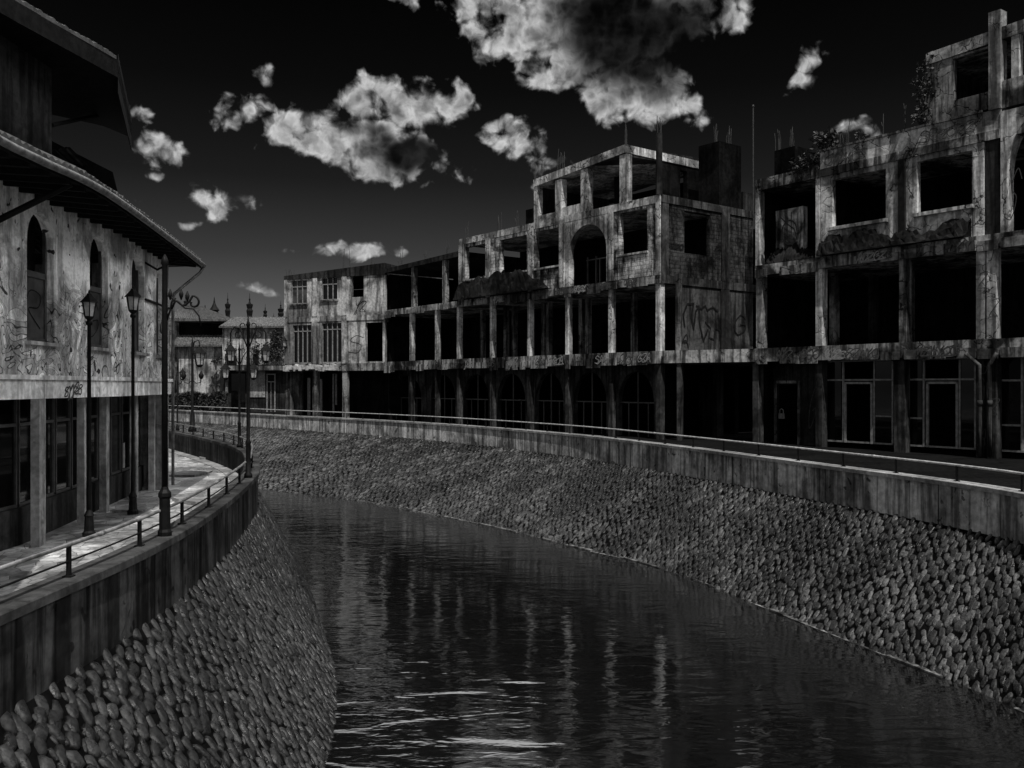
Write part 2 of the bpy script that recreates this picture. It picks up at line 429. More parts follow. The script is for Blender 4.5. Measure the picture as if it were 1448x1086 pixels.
# --- stone embankments
def embankment(name, label, C, W, side, kerb):
    ob = thing(name, label, 'embankment', (C[0].x, C[0].y, WBASE))
    Wn = np.array([(p.x, p.y) for p in W])
    foot = []
    for p in C:
        d = (Wn[:, 0] - p.x) ** 2 + (Wn[:, 1] - p.y) ** 2
        foot.append(Vector(Wn[int(d.argmin())]))
    for _ in range(6):               # even the fan of lines out
        foot = [foot[0]] + [(foot[i - 1] + foot[i] * 2 + foot[i + 1]) / 4 for i in range(1, len(foot) - 1)] + [foot[-1]]
    top = [Vector((p.x, p.y, WBASE)) for p in C]
    bot = []
    for p, f in zip(C, foot):
        v = Vector((f.x, f.y, WATER)) ; u = Vector((p.x, p.y, WBASE))
        bot.append(v + (v - u) * 0.12)      # carry on a little below the water
    n = len(top); mb = MB()
    mb.add(top + bot, [((i, i + 1, n + i + 1, n + i) if side < 0 else (i + 1, i, n + i, n + i + 1)) for i in range(n - 1)])
    mb.build('mortar_bed', 'bank_mortar', ob)
    # rounded stones bedded in rows down the slope
    seg, rings = 10, [(1.0, -0.6), (0.98, 0.35), (0.84, 0.78), (0.50, 0.96)]
    V, FQ, FT = [], [], []
    S = [0.0]
    for a, b in zip(C, C[1:]): S.append(S[-1] + (b - a).length)
    S = np.array(S); T = np.array(top); B = np.array(bot)
    def at(s, v):
        k = min(max(int(np.searchsorted(S, s)) - 1, 0), len(S) - 2); f = (s - S[k]) / (S[k + 1] - S[k])
        a = T[k] * (1 - f) + T[k + 1] * f; b = B[k] * (1 - f) + B[k + 1] * f
        return a * (1 - v) + b * v
    base = 0
    smax = S[-1] * 0.86
    s = 0.0; col = 0
    while s < smax:
        a, b = at(s, 0), at(s, 1); Ls = np.linalg.norm(b - a)
        yy = a[1]
        if yy < 5: s += 0.3; continue
        k = 1.0 if yy < 45 else 1.35
        rows = max(4, int(Ls / (0.262 * k)))
        spots = []
        for r in range(rows):
            v = (r + 0.5 + (0.5 if col % 2 else 0.0) - .25 + random.uniform(-.2, .2)) / rows
            spots.append((s + random.uniform(-.03, .03), v, 1.0 if random.random() > .16 else random.uniform(1.15, 1.4)))
            if random.random() < .45: spots.append((s + .075 * k + random.uniform(-.02, .02), v + .5 / rows, random.uniform(.4, .62)))
        for ss, v, big in spots:
            if v > 0.985: continue
            c = at(ss, v)
            e1 = at(ss + 0.1, v) - at(ss - 0.1, v); e1 /= np.linalg.norm(e1)
            e2 = a - b; e2 = e2 / np.linalg.norm(e2)
            nn = np.cross(e1, e2); nn /= np.linalg.norm(nn)
            if nn[2] < 0: nn = -nn
            ang = random.gauss(0.2, .24) if side < 0 else random.gauss(0.42, .26)
            ca, sa = math.cos(ang), math.sin(ang)
            u1 = e1 * ca + e2 * -sa; u2 = e1 * sa + e2 * ca
            kb = k * big; asp = random.uniform(.82, 1.2)
            rx = random.uniform(.062, .078) * kb * asp; ry = random.uniform(.115, .155) * kb / asp ** .6; hh = random.uniform(.045, .068) * k * min(1.0, big + .25)
            tilt = np.array(nn) + e1 * random.uniform(-.26, .26) + e2 * random.uniform(-.26, .26)
            tilt /= np.linalg.norm(tilt)
            c = c - nn * .016
            ph = random.uniform(0, 6.28); q = random.uniform(.55, .95); p3 = random.uniform(0, 6.28)
            lump = [1 + .10 * math.sin(2 * (2 * PI * j / seg) + ph) + .10 * math.sin(3 * (2 * PI * j / seg) + p3) + random.uniform(-.07, .07) for j in range(seg)]
            for rr, hz in rings:
                for j in range(seg):
                    th = 2 * PI * j / seg; cx, sx = math.cos(th), math.sin(th)
                    cx = math.copysign(abs(cx) ** q, cx); sx = math.copysign(abs(sx) ** q, sx)
                    V.append(c + u1 * (rx * rr * cx * lump[j]) + u2 * (ry * rr * sx * lump[j]) + tilt * (hh * hz))
            V.append(c + tilt * hh)
            for i in range(len(rings) - 1):
                for j in range(seg):
                    x, y2 = base + i * seg + j, base + i * seg + (j + 1) % seg
                    FQ.append((x, y2, y2 + seg, x + seg))
            l = base + (len(rings) - 1) * seg; tp = base + len(rings) * seg
            for j in range(seg): FT.append((l + j, l + (j + 1) % seg, tp))
            base = tp + 1
        s += 0.15 * k; col += 1
    mb = MB(True); mb.v = [tuple(v) for v in V]; mb.f = FQ + FT
    o = mb.build('stone_facing', 'river_stone' if side < 0 else 'shaded_stone', ob)
    import bmesh
    bm = bmesh.new(); bm.from_mesh(o.data); bmesh.ops.recalc_face_normals(bm, faces=bm.faces); bm.to_mesh(o.data); bm.free()
    if kerb:
        pl = [p for p in W if p.y > 3]
        k = MB(); rag = random.Random(3)
        i = 0
        while i < len(pl) - 4:
            L_ = rag.randint(2, 5)
            sub = [p.copy() for p in pl[i:i + L_ + 1]]
            w = rag.uniform(.0, .1); z = WATER + rag.uniform(-.02, .04)
            sweep(k, sub, side, [(.02 + w, WATER - .15), (.02 + w, z), (-.28, z + .01), (-.28, WATER - .15)])
            i += L_
        k.build('toe_kerb', 'grey_concrete', ob)
    return ob
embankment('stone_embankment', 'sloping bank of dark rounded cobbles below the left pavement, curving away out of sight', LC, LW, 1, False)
embankment('stone_embankment', 'long sloping bank of grey rounded cobbles below the ruined buildings, pale kerb at the water', RC, RW, -1, True)

# --- parapet walls
def parapet(label, pl, side, mat, low, cmat):
    ob = thing('parapet_wall', label, 'wall', (pl[0].x, pl[0].y, WBASE))
    sweep(MB(), pl, side, [(0, 0), (0, 0), (0, 0)])
    mb = MB(); sweep(mb, pl, side, [(0.0, WBASE - .1), (0.0, COP - .11), (-.3, COP - .11), (-.3, low)])
    mb.build('wall_body', mat, ob)
    ns = normals(pl, side)
    for q in range(7, len(pl), 11):
        if pl[q].y < 6: continue
        j = MB(); p, n = pl[q], ns[q]; t_ = Vector((-n.y, n.x)) * .012
        o0, o1 = p + n * .002, p + n * .004
        a4 = [(o0 - t_), (o0 + t_), (o1 + t_), (o1 - t_)]
        j.prism([(v.x, v.y) for v in a4], WBASE, COP - .112); j.build('pour_joint', 'paint_black', ob)
    # coping in lengths with open joints
    i = 0; k = MB(); rg = random.Random(5)
    while i < len(pl) - 1:
        j = min(i + 5, len(pl) - 1)
        sub = [p.copy() for p in pl[i:j + 1]]
        if len(sub) > 1:
            d = (sub[-1] - sub[-2]).normalized(); sub[-1] = sub[-1] - d * .014
            zz = COP + rg.uniform(-.002, .002)
            sweep(k, sub, side, [(.055, COP - .108), (.055, zz - .012), (.043, zz), (-.363, zz), (-.375, zz - .012), (-.375, COP - .108)])
        i = j
    k.build('coping', cmat, ob)
    return ob
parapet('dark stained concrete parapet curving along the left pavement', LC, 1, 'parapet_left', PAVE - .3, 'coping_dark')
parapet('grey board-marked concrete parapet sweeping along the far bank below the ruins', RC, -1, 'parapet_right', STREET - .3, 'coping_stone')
# concrete strip at the foot of the inner wall, left pavement
mb = MB(); sweep(mb, LC, 1, [(-.31, PAVE - .1), (-.31, PAVE + .02), (-.75, PAVE + .02), (-.75, PAVE - .1)])
setp(mb.build('kerb_strip', 'coping_stone'), kind='structure')

# --- railings
def railing(label, pl, side, off, every, base, mid=False, steel='rail_steel'):
    ob = thing('railing', label, 'railing', (pl[0].x, pl[0].y, COP))
    ns = normals(pl, side)
    pts = [Vector((p.x + n.x * off, p.y + n.y * off, RAIL)) for p, n in zip(pl, ns)]
    mb = MB(True); mb.tube(pts, 0.027, 8); mb.build('handrail', steel, ob)
    if mid:
        mb = MB(True); mb.tube([p - Vector((0, 0, .19)) for p in pts], 0.012, 6); mb.build('lower_rail', 'iron', ob)
    i = base; cnt = 0
    while i < len(pts):
        p = pts[i]
        if p.y > 6 and cnt < 98:
            q = MB(); r = .022
            q.box(p.x - r, p.x + r, p.y - r, p.y + r, COP - .01, RAIL - .02)
            q.box(p.x - .052, p.x + .052, p.y - .052, p.y + .052, COP - .012, COP + .018)
            q.build('post', 'iron', ob); cnt += 1
        i += every
    # sleeve joints on the rail
    i = base + 2
    k = MB(True)
    while i < len(pts) - 1:
        d = (pts[i + 1] - pts[i]).normalized() * .05
        k.tube([pts[i] - d, pts[i] + d], .034, 8); i += every * 3
    k.each('sleeve_joint', steel, ob)
    return ob
railing('low steel handrail on dark posts bolted along the left parapet', LC, 1, -.16, 5, 1, True, 'worn_steel')
railing('long steel handrail on thin posts running along the far parapet before the ruins', RC, -1, -.16, 5, 2)

# ------------------------------------------------------------------ shared building bits

GLYPHS = [[(.1, .9), (.2, .1), (.55, .95), (.6, .1), (.95, .9)], [(.9, .85), (.4, 1.0), (.1, .7), (.8, .45), (.7, .05), (.05, .1)], [(.1, .05), (.15, .95), (.75, .9), (.7, .55), (.2, .5), (.9, .0)],
          [(.85, .8), (.45, 1.0), (.08, .5), (.4, .02), (.9, .25), (.85, .5), (.5, .45)], [(.05, .0), (.5, 1.05), (.75, .4), (.2, .35), (.6, .5), (.95, -.05)], [(.5, 1.0), (.05, .6), (.4, .0), (.9, .35), (.7, .95), (.3, .8), (1.0, 1.05)],
          [(.1, 1.0), (.5, .6), (.9, 1.05), (.5, .55), (.45, -.2), (.1, -.25)], [(.05, .95), (.9, .95), (.1, .1), (.95, .05), (.5, .3)]]
def scribble(fc, mb, t, z, w, h, seed, width=.05, n=.006, turns=3):
    """a sprayed tag: joined curling strokes with a flourish under it"""
    r = random.Random(seed); k = max(1, min(6, int(round(w / max(h * .62, .12))))); anchors = []
    for i in range(k):
        g = r.choice(GLYPHS); sc = r.uniform(.8, 1.12); up = r.uniform(-.08, .12)
        for a, b in g: anchors.append((t + w * (i + a * 1.12 - .06) / k + .16 * h * b, z + h * (up + b * sc * .85) + r.uniform(-.03, .03) * h))
    if k > 1 and r.random() < .6: anchors += [(t + w * 1.02, z + h * .05), (t + w * .5, z - h * .02), (t + w * .1, z + h * .06)]
    pts = []
    P = [Vector(p) for p in anchors]
    for i in range(len(P) - 1):
        p0, p1, p2, p3 = P[max(i - 1, 0)], P[i], P[i + 1], P[min(i + 2, len(P) - 1)]
        for q in range(5):
            u = q / 5
            pts.append(0.5 * ((2 * p1) + (p2 - p0) * u + (2 * p0 - 5 * p1 + 4 * p2 - p3) * u * u + (3 * p1 - p0 - 3 * p2 + p3) * u ** 3))
    pts.append(P[-1])
    own = MB(); fc.stroke(own, pts, width * .85, n); TAGS.setdefault(id(mb), []).append(own)
def rebars(ob, x, y, z, n, hmin, hmax, spread, seed):
    r = random.Random(seed); m = MB()
    for i in range(n):
        a, b = x + r.uniform(-spread, spread), y + r.uniform(-spread, spread); h = r.uniform(hmin, hmax)
        m.tube([(a, b, z - .05), (a + r.uniform(-.02, .02), b, z + h * .6), (a + r.uniform(-.07, .07), b + r.uniform(-.05, .05), z + h)], .016, 5)
    m.build('rebar', 'rebar_steel', ob)

# ------------------------------------------------------------------ the ruin in the middle
FC = Facade((-9.3, 66.5), (7.4, 45.0))
S2B, S2T, S1B, S1T, S3B, S3T = 1.1, 1.72, 5.1, 5.5, 9.12, 9.5
ruin = thing('concrete_ruin', 'long unfinished concrete ruin with black empty storeys and one big arched opening', 'ruined building', FC.p(FC.L, STREET))
T = FC.t
brickwork('pale_block', 0.42, FC.ang, 0.06)
tA = T(650)                         # where the walled third storey starts
mb = MB(); FC.box(mb, -.1, FC.L, S2B, S2T, -10, 0.10); mb.build('floor_slab', 'slab_concrete', ruin)
mb = MB(); FC.box(mb, 0, FC.L, S1B, S1T, -10, 0.06); mb.build('floor_slab', 'slab_concrete', ruin)
mb = MB(); FC.box(mb, tA, FC.L, S3B, S3T, -7.4, 0.04); mb.build('floor_slab', 'facade_concrete', ruin)
mb = MB(); FC.box(mb, 0, tA - .02, 8.25, 8.55, -9, 0.05, 8.75, 8.4); mb.build('roof_slab', 'dark_concrete', ruin)
# rendered lip under the slab edges, broken into lengths
for zt, n0, tone in ((S2B, .10, 'slab_concrete'), (S1B, .06, 'grey_concrete')):
    mb = MB(); t = 0.05; r = random.Random(11)
    while t < FC.L - 1:
        L_ = r.uniform(.25, 1.5)
        if r.random() < .74: FC.box(mb, t, min(t + L_, FC.L - .05), zt - r.uniform(.0, .2), zt + r.uniform(.25, .4), n0 + .003, n0 + r.uniform(.03, .09))
        t += L_ + r.uniform(.02, .25)
    mb.each('broken_render', tone, ruin)
# columns of the open storeys
for px in (580, 616, 647, 694, 747, 801, 862, 930):
    t = T(px)
    w = .12 if px < 930 else .16
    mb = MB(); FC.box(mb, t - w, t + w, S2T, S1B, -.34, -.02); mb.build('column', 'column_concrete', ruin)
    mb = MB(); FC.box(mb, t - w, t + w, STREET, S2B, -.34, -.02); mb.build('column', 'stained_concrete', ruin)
for px in (683, 728, 777, 832, 897, 716, 770, 823):
    t = T(px, -2.6)
    mb = MB(); FC.box(mb, t - .13, t + .13, S2T, S1B, -2.75, -2.45); mb.build('column', 'grey_concrete', ruin)
# dark inner walls with openings
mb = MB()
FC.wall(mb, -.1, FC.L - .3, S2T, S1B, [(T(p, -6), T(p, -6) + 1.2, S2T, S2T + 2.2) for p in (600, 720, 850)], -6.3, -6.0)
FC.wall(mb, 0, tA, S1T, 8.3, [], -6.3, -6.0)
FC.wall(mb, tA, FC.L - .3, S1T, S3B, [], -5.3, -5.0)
mb.each('inner_wall', 'shade_black', ruin)
mb = MB(); FC.box(mb, -.1, FC.L, STREET, S3T - .4, -10.3, -10.02); mb.build('back_wall', 'shade_black', ruin)
mb = MB(); FC.box(mb, -.34, -.12, STREET, 8.2, -10.3, -.45); mb.build('party_wall', 'shade_black', ruin)
# ground floor arcade, set back behind the columns
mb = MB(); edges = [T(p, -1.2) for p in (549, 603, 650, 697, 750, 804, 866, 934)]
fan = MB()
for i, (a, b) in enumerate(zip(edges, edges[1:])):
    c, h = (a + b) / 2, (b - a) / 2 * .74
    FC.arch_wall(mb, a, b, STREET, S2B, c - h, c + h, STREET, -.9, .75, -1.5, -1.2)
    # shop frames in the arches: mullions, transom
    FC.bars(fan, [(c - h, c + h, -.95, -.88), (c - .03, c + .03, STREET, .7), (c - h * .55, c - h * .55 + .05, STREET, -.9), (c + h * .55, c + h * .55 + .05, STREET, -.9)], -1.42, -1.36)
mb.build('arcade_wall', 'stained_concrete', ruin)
fan.build('shop_frame', 'frame_dark', ruin)
# walled third storey with windows and the big arch
W3 = [(T(658), T(687), 6.8, 8.9), (T(707), T(745), 6.8, 8.9), (T(757), T(791), 6.8, 8.95), (T(876), T(915), 6.8, 8.98)]
a0, a1 = T(805), T(858)
mb = MB(); FC.wall(mb, tA, a0 - .5, S1T, S3B, W3[:3], -.3, 0); mb.build('storey_wall', 'pale_block', ruin)
mb = MB(); FC.wall(mb, a1 + .45, FC.L, S1T, S3B, W3[3:], -.3, 0)
mb.build('storey_wall', 'pale_block', ruin)
mb = MB(); FC.arch_wall(mb, a0 - .5, a1 + .45, S1T, S3B, a0, a1, S1T, 7.3, 8.75, -.34, .03, 18); mb.build('arch_surround', 'facade_concrete', ruin)
mb = MB()                            # pilasters
for p0, p1 in ((650, 657), (688, 694), (748, 755), (792, 799), (862, 868), (929, 935)):
    FC.box(mb, T(p0), T(p1), S1T, S3B, .032, .1)
mb.each('pilaster', 'facade_concrete', ruin)
for h in W3:                         # sills
    mb = MB(); FC.box(mb, h[0] - .1, h[1] + .1, h[2] - .1, h[2] - .002, .002, .14); mb.build('window_sill', 'facade_concrete', ruin)
mb = MB(); FC.bars(mb, [(a0 + .25, a0 + .3, S1T, 7.2), (a0 + .95, a0 + 1.0, S1T, 7.2), (a0 + 1.25, a0 + 1.3, S1T, 7.0), (a0 + .2, a1 - .6, 7.0, 7.06)], -1.2, -1.1); mb.build('arch_frame', 'frame_dark', ruin)
mb = MB(); FC.box(mb, T(876) - .05, T(915) + .4, S1T + .02, 6.65, .004, .07); mb.build('brick_apron', 'pale_block', ruin)
# two open bays left of it
for px in (583, 627):
    mb = MB(); FC.box(mb, T(px) - .16, T(px) + .16, S1T, 8.35, -.34, -.02); mb.build('column', 'grey_concrete', ruin)
# roof storey
t4, t5 = T(755), T(885)
zt4, zt5 = 12.0, 12.5
mb = MB(); FC.box(mb, t4, t5, zt4 - .42, zt4, -6.0, .05, zt5, zt5 - .42); mb.build('roof_slab', 'facade_concrete', ruin)
for p0, p1 in ((755, 760), (785, 794), (821, 831), (876, 886)):
    mb = MB(); FC.box(mb, T(p0), T(p1), S3T, 11.62 + .2 * (p0 > 790) + .2 * (p0 > 850), -.4, 0.0); mb.build('column', 'facade_concrete', ruin)
mb = MB(); FC.box(mb, T(760), T(785), S3T, 9.85, -.22, -.02); FC.box(mb, T(794), T(821), S3T, 10.0, -.22, -.02); mb.each('low_wall', 'facade_concrete', ruin)
mb = MB(); FC.wall(mb, t4, t5, S3T, 11.58, [(T(803, -6), T(826, -6), 10.6, 11.3), (T(840, -6), T(873, -6), 10.3, 11.35)], -6.2, -5.95); mb.build('back_wall', 'shade_black', ruin)
mb = MB(); FC.box(mb, T(831), T(842), S3T, 11.6, -2.2, -2.0); FC.box(mb, T(760, -5), T(790, -5), S3T, 11.6, -4.2, -4.0); mb.each('inner_wall', 'shade_black', ruin)
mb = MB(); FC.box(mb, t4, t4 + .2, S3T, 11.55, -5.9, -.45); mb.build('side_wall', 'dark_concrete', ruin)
# return of the roof storey (runs back from its corner)
FR4 = Facade(FC.p(t5, 0)[:2], (FC.p(t5, 0)[0] + .79 * 7.4, FC.p(t5, 0)[1] + .613 * 7.4))
mb = MB(); FR4.box(mb, .02, 7.3, 11.9, 12.45, -3.0, -.04, 12.75, 12.25); mb.build('roof_beam', 'dark_concrete', ruin)
mb = MB(); FR4.wall(mb, 2.6, 7.3, S3T, 12.1, [(FR4.t(963), FR4.t(973), 10.3, 11.8)], -.35, -.06); mb.build('brick_return', 'shade_black', ruin)
mb = MB(); FR4.box(mb, FR4.t(906), FR4.t(909), S3T, 11.6, -1, -.9); mb.build('column', 'grey_concrete', ruin)
# return wall below: dirty brick and stained concrete, shade put into darker tones
FR = Facade((7.4, 45.0), (13.2, 49.5))
brickwork('return_brick', 0.04, FR.ang, 0.08)
R = FR.t
mb = MB(); FR.wall(mb, .02, FR.L, S1T, S3B, [(R(968), R(1005), 6.75, 8.9)], -.3, -.02); mb.build('brick_return', 'return_brick', ruin)
mb = MB(); FR.box(mb, .02, FR.L, S3B, S3T, -.4, .05); mb.build('return_beam', 'stained_concrete', ruin)
mb = MB(); FR.box(mb, .02, FR.L, S1B, S1T, -.4, .05); mb.build('return_beam', 'stained_concrete', ruin)
mb = MB(); FR.box(mb, .01, R(945), S1T, S3B, -.32, .03); FR.box(mb, R(1020), R(1031), S1T, S3B, -.32, .06); mb.each('pilaster', 'stained_concrete', ruin)
mb = MB(); FR.wall(mb, R(962), FR.L, S2T, S1B, [], -.3, -.02); mb.build('return_wall', 'stained_concrete', ruin)
mb = MB(); FR.box(mb, R(1019), R(1031), S2T, S1B, -.3, .04); mb.each('pilaster', 'dark_concrete', ruin)
mb = MB(); FR.wall(mb, R(962), FR.L, STREET, S2B, [(R(985), R(1015), STREET, 0.2), (R(1030), R(1060), STREET, 0.4)], -1.3, -1.0); mb.build('return_wall', 'shade_black', ruin)
mb = MB(); FR.box(mb, R(1014), R(1023), STREET, S2B, -.3, .0); mb.build('column', 'dark_concrete', ruin)
mb = MB(); FR.box(mb, R(1017), R(1048), S3T + .003, 12.9, -1.4, -.0); mb.build('roof_core', 'shade_black', ruin)  # silhouette against the sky put into the near-black tone
mb = MB(); FR.box(mb, R(1052), FR.L + 3, S3T, 10.5, -.3, -.05); mb.build('roof_parapet', 'dark_concrete', ruin)
p = FC.p(T(932), 0); mb = MB(); mb.box(p[0] - .14, p[0] + .14, p[1] - .14, p[1] + .14, S3T, 12.55); mb.build('roof_column', 'dark_concrete', ruin)
rebars(ruin, p[0], p[1], 12.55, 5, .6, 1.0, .11, 1)
q = FR.p(R(1022), 0, -.5); rebars(ruin, q[0], q[1], 12.9, 5, .7, 1.2, .14, 2)
q = FR.p(R(1042), 0, -.5); rebars(ruin, q[0], q[1], 12.9, 6, .7, 1.2, .14, 3)
for px, s in ((757, 4), (792, 5)):
    q = FC.p(T(px), 0, -.2); rebars(ruin, q[0], q[1], 12.0, 5, .7, 1.4, .3, s)
for px, s, zz in ((655, 6, S3T), (565, 7, 8.5), (600, 8, 8.6), (628, 9, 8.7), (700, 10, S3T), (730, 12, S3T), (885, 13, 12.5)):
    q = FC.p(T(px), 0, -.2); rebars(ruin, q[0], q[1], zz, 4, .4, 1.3, .25, s)
mb = MB(); q = (13.0, 48.8); mb.tube([(q[0], q[1], 9), (q[0], q[1], 15.0)], .035, 6); mb.lathe(q[0], q[1], [(.02, 15), (.07, 15.03), (.05, 15.12), (.01, 15.15)], 8)
mb.build('mast', 'rebar_steel', ruin)
# torn tarpaulin and rubble heap on the ledge
def heap(fc, name, label, cat, t0, t1, z0, hfun, n0, n1, seed, mat='rubble', parent=None):
    r = random.Random(seed); N, M = 44, 7; mb = MB()
    vs = []
    for j in range(M):
        for i in range(N):
            a, b = i / (N - 1), j / (M - 1)
            h = hfun(a) * (math.sin(PI * (b * .5 + .5)) if j else 1.0) + r.uniform(-.05, .05)
            vs.append(fc.p(t0 + (t1 - t0) * a, z0 + max(.01, h + r.uniform(-.13, .13)), n0 + (n1 - n0) * b + r.uniform(-.04, .04) * (0 < j < M - 1)))
    for i in range(N): vs.append(fc.p(t0 + (t1 - t0) * i / (N - 1), z0, n1))
    for i in range(N): vs.append(fc.p(t0 + (t1 - t0) * i / (N - 1), z0, n0))
    fs = [(j * N + i, (j + 1) * N + i, (j + 1) * N + i + 1, j * N + i + 1) for j in range(M) for i in range(N - 1)]
    fs += [(i, i + 1, (M + 1) * N + i + 1, (M + 1) * N + i) for i in range(N - 1)]
    mb.add(vs, fs)
    return setp(mb.build(name, mat), label, cat)
heap(FC, 'rubble_heap', 'dark rubble heap slumped on the ledge under the three windows', 'rubble', T(650), T(782), S1T + .005, lambda a: 1.0 + .35 * math.sin(a * 3.1) - 1.2 * max(0, a - .72) * 3.2 + .1 * math.sin(a * 30), .08, .55, 3)
# graffiti on slab edges and walls
mb = MB(); mw = MB()
for i, px in enumerate((660, 690, 722, 760, 785, 812, 845, 880, 905)):
    scribble(FC, mb if i % 2 else mw, T(px), S2B + .08, .9, .5, i, .05, .2, 2)
for i, px in enumerate((700, 760, 790, 815, 850, 885)):
    scribble(FC, mb if i % 3 else mw, T(px), S1B + .05, .9, .32, i + 30, .05, .17, 2)
mb.build('graffiti', 'paint_faded', ruin); mw.build('graffiti', 'paint_white', ruin)
mb = MB()
c0 = R(968)
FR.stroke(mb, [(c0, 3.0), (c0 - .1, 3.6), (c0 + .2, 4.15), (c0 + .7, 4.2), (c0 + .5, 3.5), (c0 + .7, 2.9), (c0 + .85, 3.8), (c0 + 1.1, 4.1), (c0 + 1.15, 3.2), (c0 + 1.45, 2.3), (c0 + 1.8, 2.9)], .11)
FR.stroke(mb, [(c0 + .9, 4.1), (c0 + 1.3, 3.95), (c0 + 1.6, 4.15), (c0 + 1.75, 3.9), (c0 + 2.2, 4.1), (c0 + 2.6, 3.9)], .09)
FR.stroke(mb, [(c0 + 1.6, 3.3), (c0 + 2.0, 3.0), (c0 + 1.9, 2.5), (c0 + 2.3, 2.4), (c0 + 2.4, 3.0), (c0 + 2.8, 2.9), (c0 + 2.75, 2.4)], .08)
scribble(FR, mb, R(962), 2.0, .6, .8, 77, .06, .01)
scribble(FR, mb, R(1036), 2.6, 1.0, 1.5, 78, .08, .01, 2)
scribble(FR, mb, R(946), 6.9, 1.0, .3, 79, .05, .01)
mb.build('graffiti', 'paint_black', ruin)

# ------------------------------------------------------------------ the ruin on the right
FW = Facade((11.4, 42.3), (11.4 + .58 * 20, 42.3 - .815 * 20))
Wt = FW.t
wing = thing('concrete_ruin', 'tall derelict concrete block with weeds on its parapet and a broken roof storey', 'ruined building', FW.p(0, STREET))
FG = Facade((7.4, 45.0), (11.4, 42.3))
mb = MB(); FW.box(mb, 0, 20, S2B, S2T, -9, .1); mb.build('floor_slab', 'slab_concrete', wing)
mb = MB(); mb.prism([FG.p(.12, 0, .08)[:2], FG.p(FG.L, 0, .08)[:2], (13.2, 49.3), (8.4, 45.6)], S2B + .004, S2T - .004); mb.build('terrace_slab', 'slab_concrete', wing)
mb = MB(); FW.box(mb, 0, 20, S1B, S1T + .08, -9, .08); mb.build('floor_slab', 'slab_concrete', wing)
mb = MB(); FW.box(mb, 0, 20, S3B - .05, S3T - .1, -9, .05); mb.build('roof_slab', 'slab_concrete', wing)
for zt in (S2B, S1B):
    mb = MB(); t = 0.05; r = random.Random(12)
    while t < 13:
        L_ = r.uniform(.2, 1.2)
        if r.random() < .75: FW.box(mb, t, t + L_, zt - r.uniform(.0, .17), zt + r.uniform(.25, .42), .103, .11 + r.uniform(.03, .09))
        t += L_ + r.uniform(.02, .25)
    mb.each('broken_render', 'grey_concrete', wing)
mb = MB(); FG.box(mb, FG.t(955), FG.t(961), S2T, S1B + .4, -.3, 0); mb.build('column', 'grey_concrete', wing)
mb = MB(); FG.box(mb, FG.t(957), FG.t(963), STREET, S2B, -.3, 0); mb.build('column', 'stained_concrete', wing)
for p0, p1, lo, hi, mt in ((1069, 1077, S2T, S1B, 'column_concrete'), (1068, 1073, S1T + .08, S3B - .05, 'column_concrete'), (1153, 1162, S2T, S1B, 'column_concrete'), (1153, 1159, S1T + .08, S3B - .05, 'column_concrete'),
                           (1271, 1281, S2T, S1B, 'grey_concrete'), (1064, 1072, STREET, S2B, 'stained_concrete'), (1153, 1162, STREET, S2B, 'dark_concrete'), (1264, 1279, STREET, S2B, 'stained_concrete'),
                           (1380, 1391, STREET, S2B, 'stained_concrete'), (1395, 1409, STREET, S2B, 'stained_concrete'), (1380, 1392, S2T, S1B, 'column_concrete'), (1395, 1408, S2T, S1B, 'column_concrete'),
                           (1376, 1391, S1T + .08, S3B - .05, 'column_concrete')):
    mb = MB(); FW.box(mb, Wt(p0), Wt(p1), lo, hi, -.4, -.01); mb.build('column', mt, wing)
for px, n in ((1081, -2), (1180, -2), (1286, -2.4), (1235, -4)):
    t = Wt(px, n); mb = MB(); FW.box(mb, t - (.05 if px == 1081 else .16), t + (.05 if px == 1081 else .16), S2T, S1B, n - .15, n + .15); mb.build('column', 'grey_concrete' if px != 1235 else 'dark_concrete', wing)
# third storey
mb = MB(); FW.wall(mb, Wt(1160), Wt(1376), S1T + .08, S3B - .05, [(Wt(1176), Wt(1252), 6.8, 8.85), (Wt(1296), Wt(1374), 6.8, 8.85)], -.3, -.03); mb.build('storey_wall', 'facade_concrete', wing)
mb = MB(); FW.box(mb, Wt(1271), Wt(1281), S1T + .08, S3B - .05, -.02, .07); mb.each('pilaster', 'dark_concrete', wing)
for a, b in ((1172, 1256), (1292, 1378)):
    mb = MB(); FW.box(mb, Wt(a), Wt(b), 6.66, 6.797, -.02, .16); mb.build('window_sill', 'facade_concrete', wing)
mb = MB(); ac = Wt(1476); ah = ac - Wt(1424)
FW.arch_wall(mb, Wt(1416), ac + ah + 1, S1T + .08, S3B + .9, ac - ah, ac + ah, S1T + .08, 7.6, 9.75, -.5, .06, 20); mb.build('arch_surround', 'facade_concrete', wing)
mb = MB(); FW.box(mb, Wt(1394), Wt(1416), S1T + .08, S3B + .5, -.3, -.03); mb.build('recess_wall', 'dark_concrete', wing)
mb = MB(); FW.box(mb, Wt(1160), Wt(1416), S3T - .1, 10.15, -.3, .02); mb.build('roof_parapet', 'facade_concrete', wing)
mb = MB(); FW.box(mb, Wt(1160), Wt(1390), 10.153, 10.24, -.36, .09); mb.build('parapet_cap', 'grey_concrete', wing)
mb = MB(); FW.box(mb, 0, Wt(1158), S3T - .1, S3T + .1, -.3, .03); mb.build('roof_parapet', 'slab_concrete', wing)
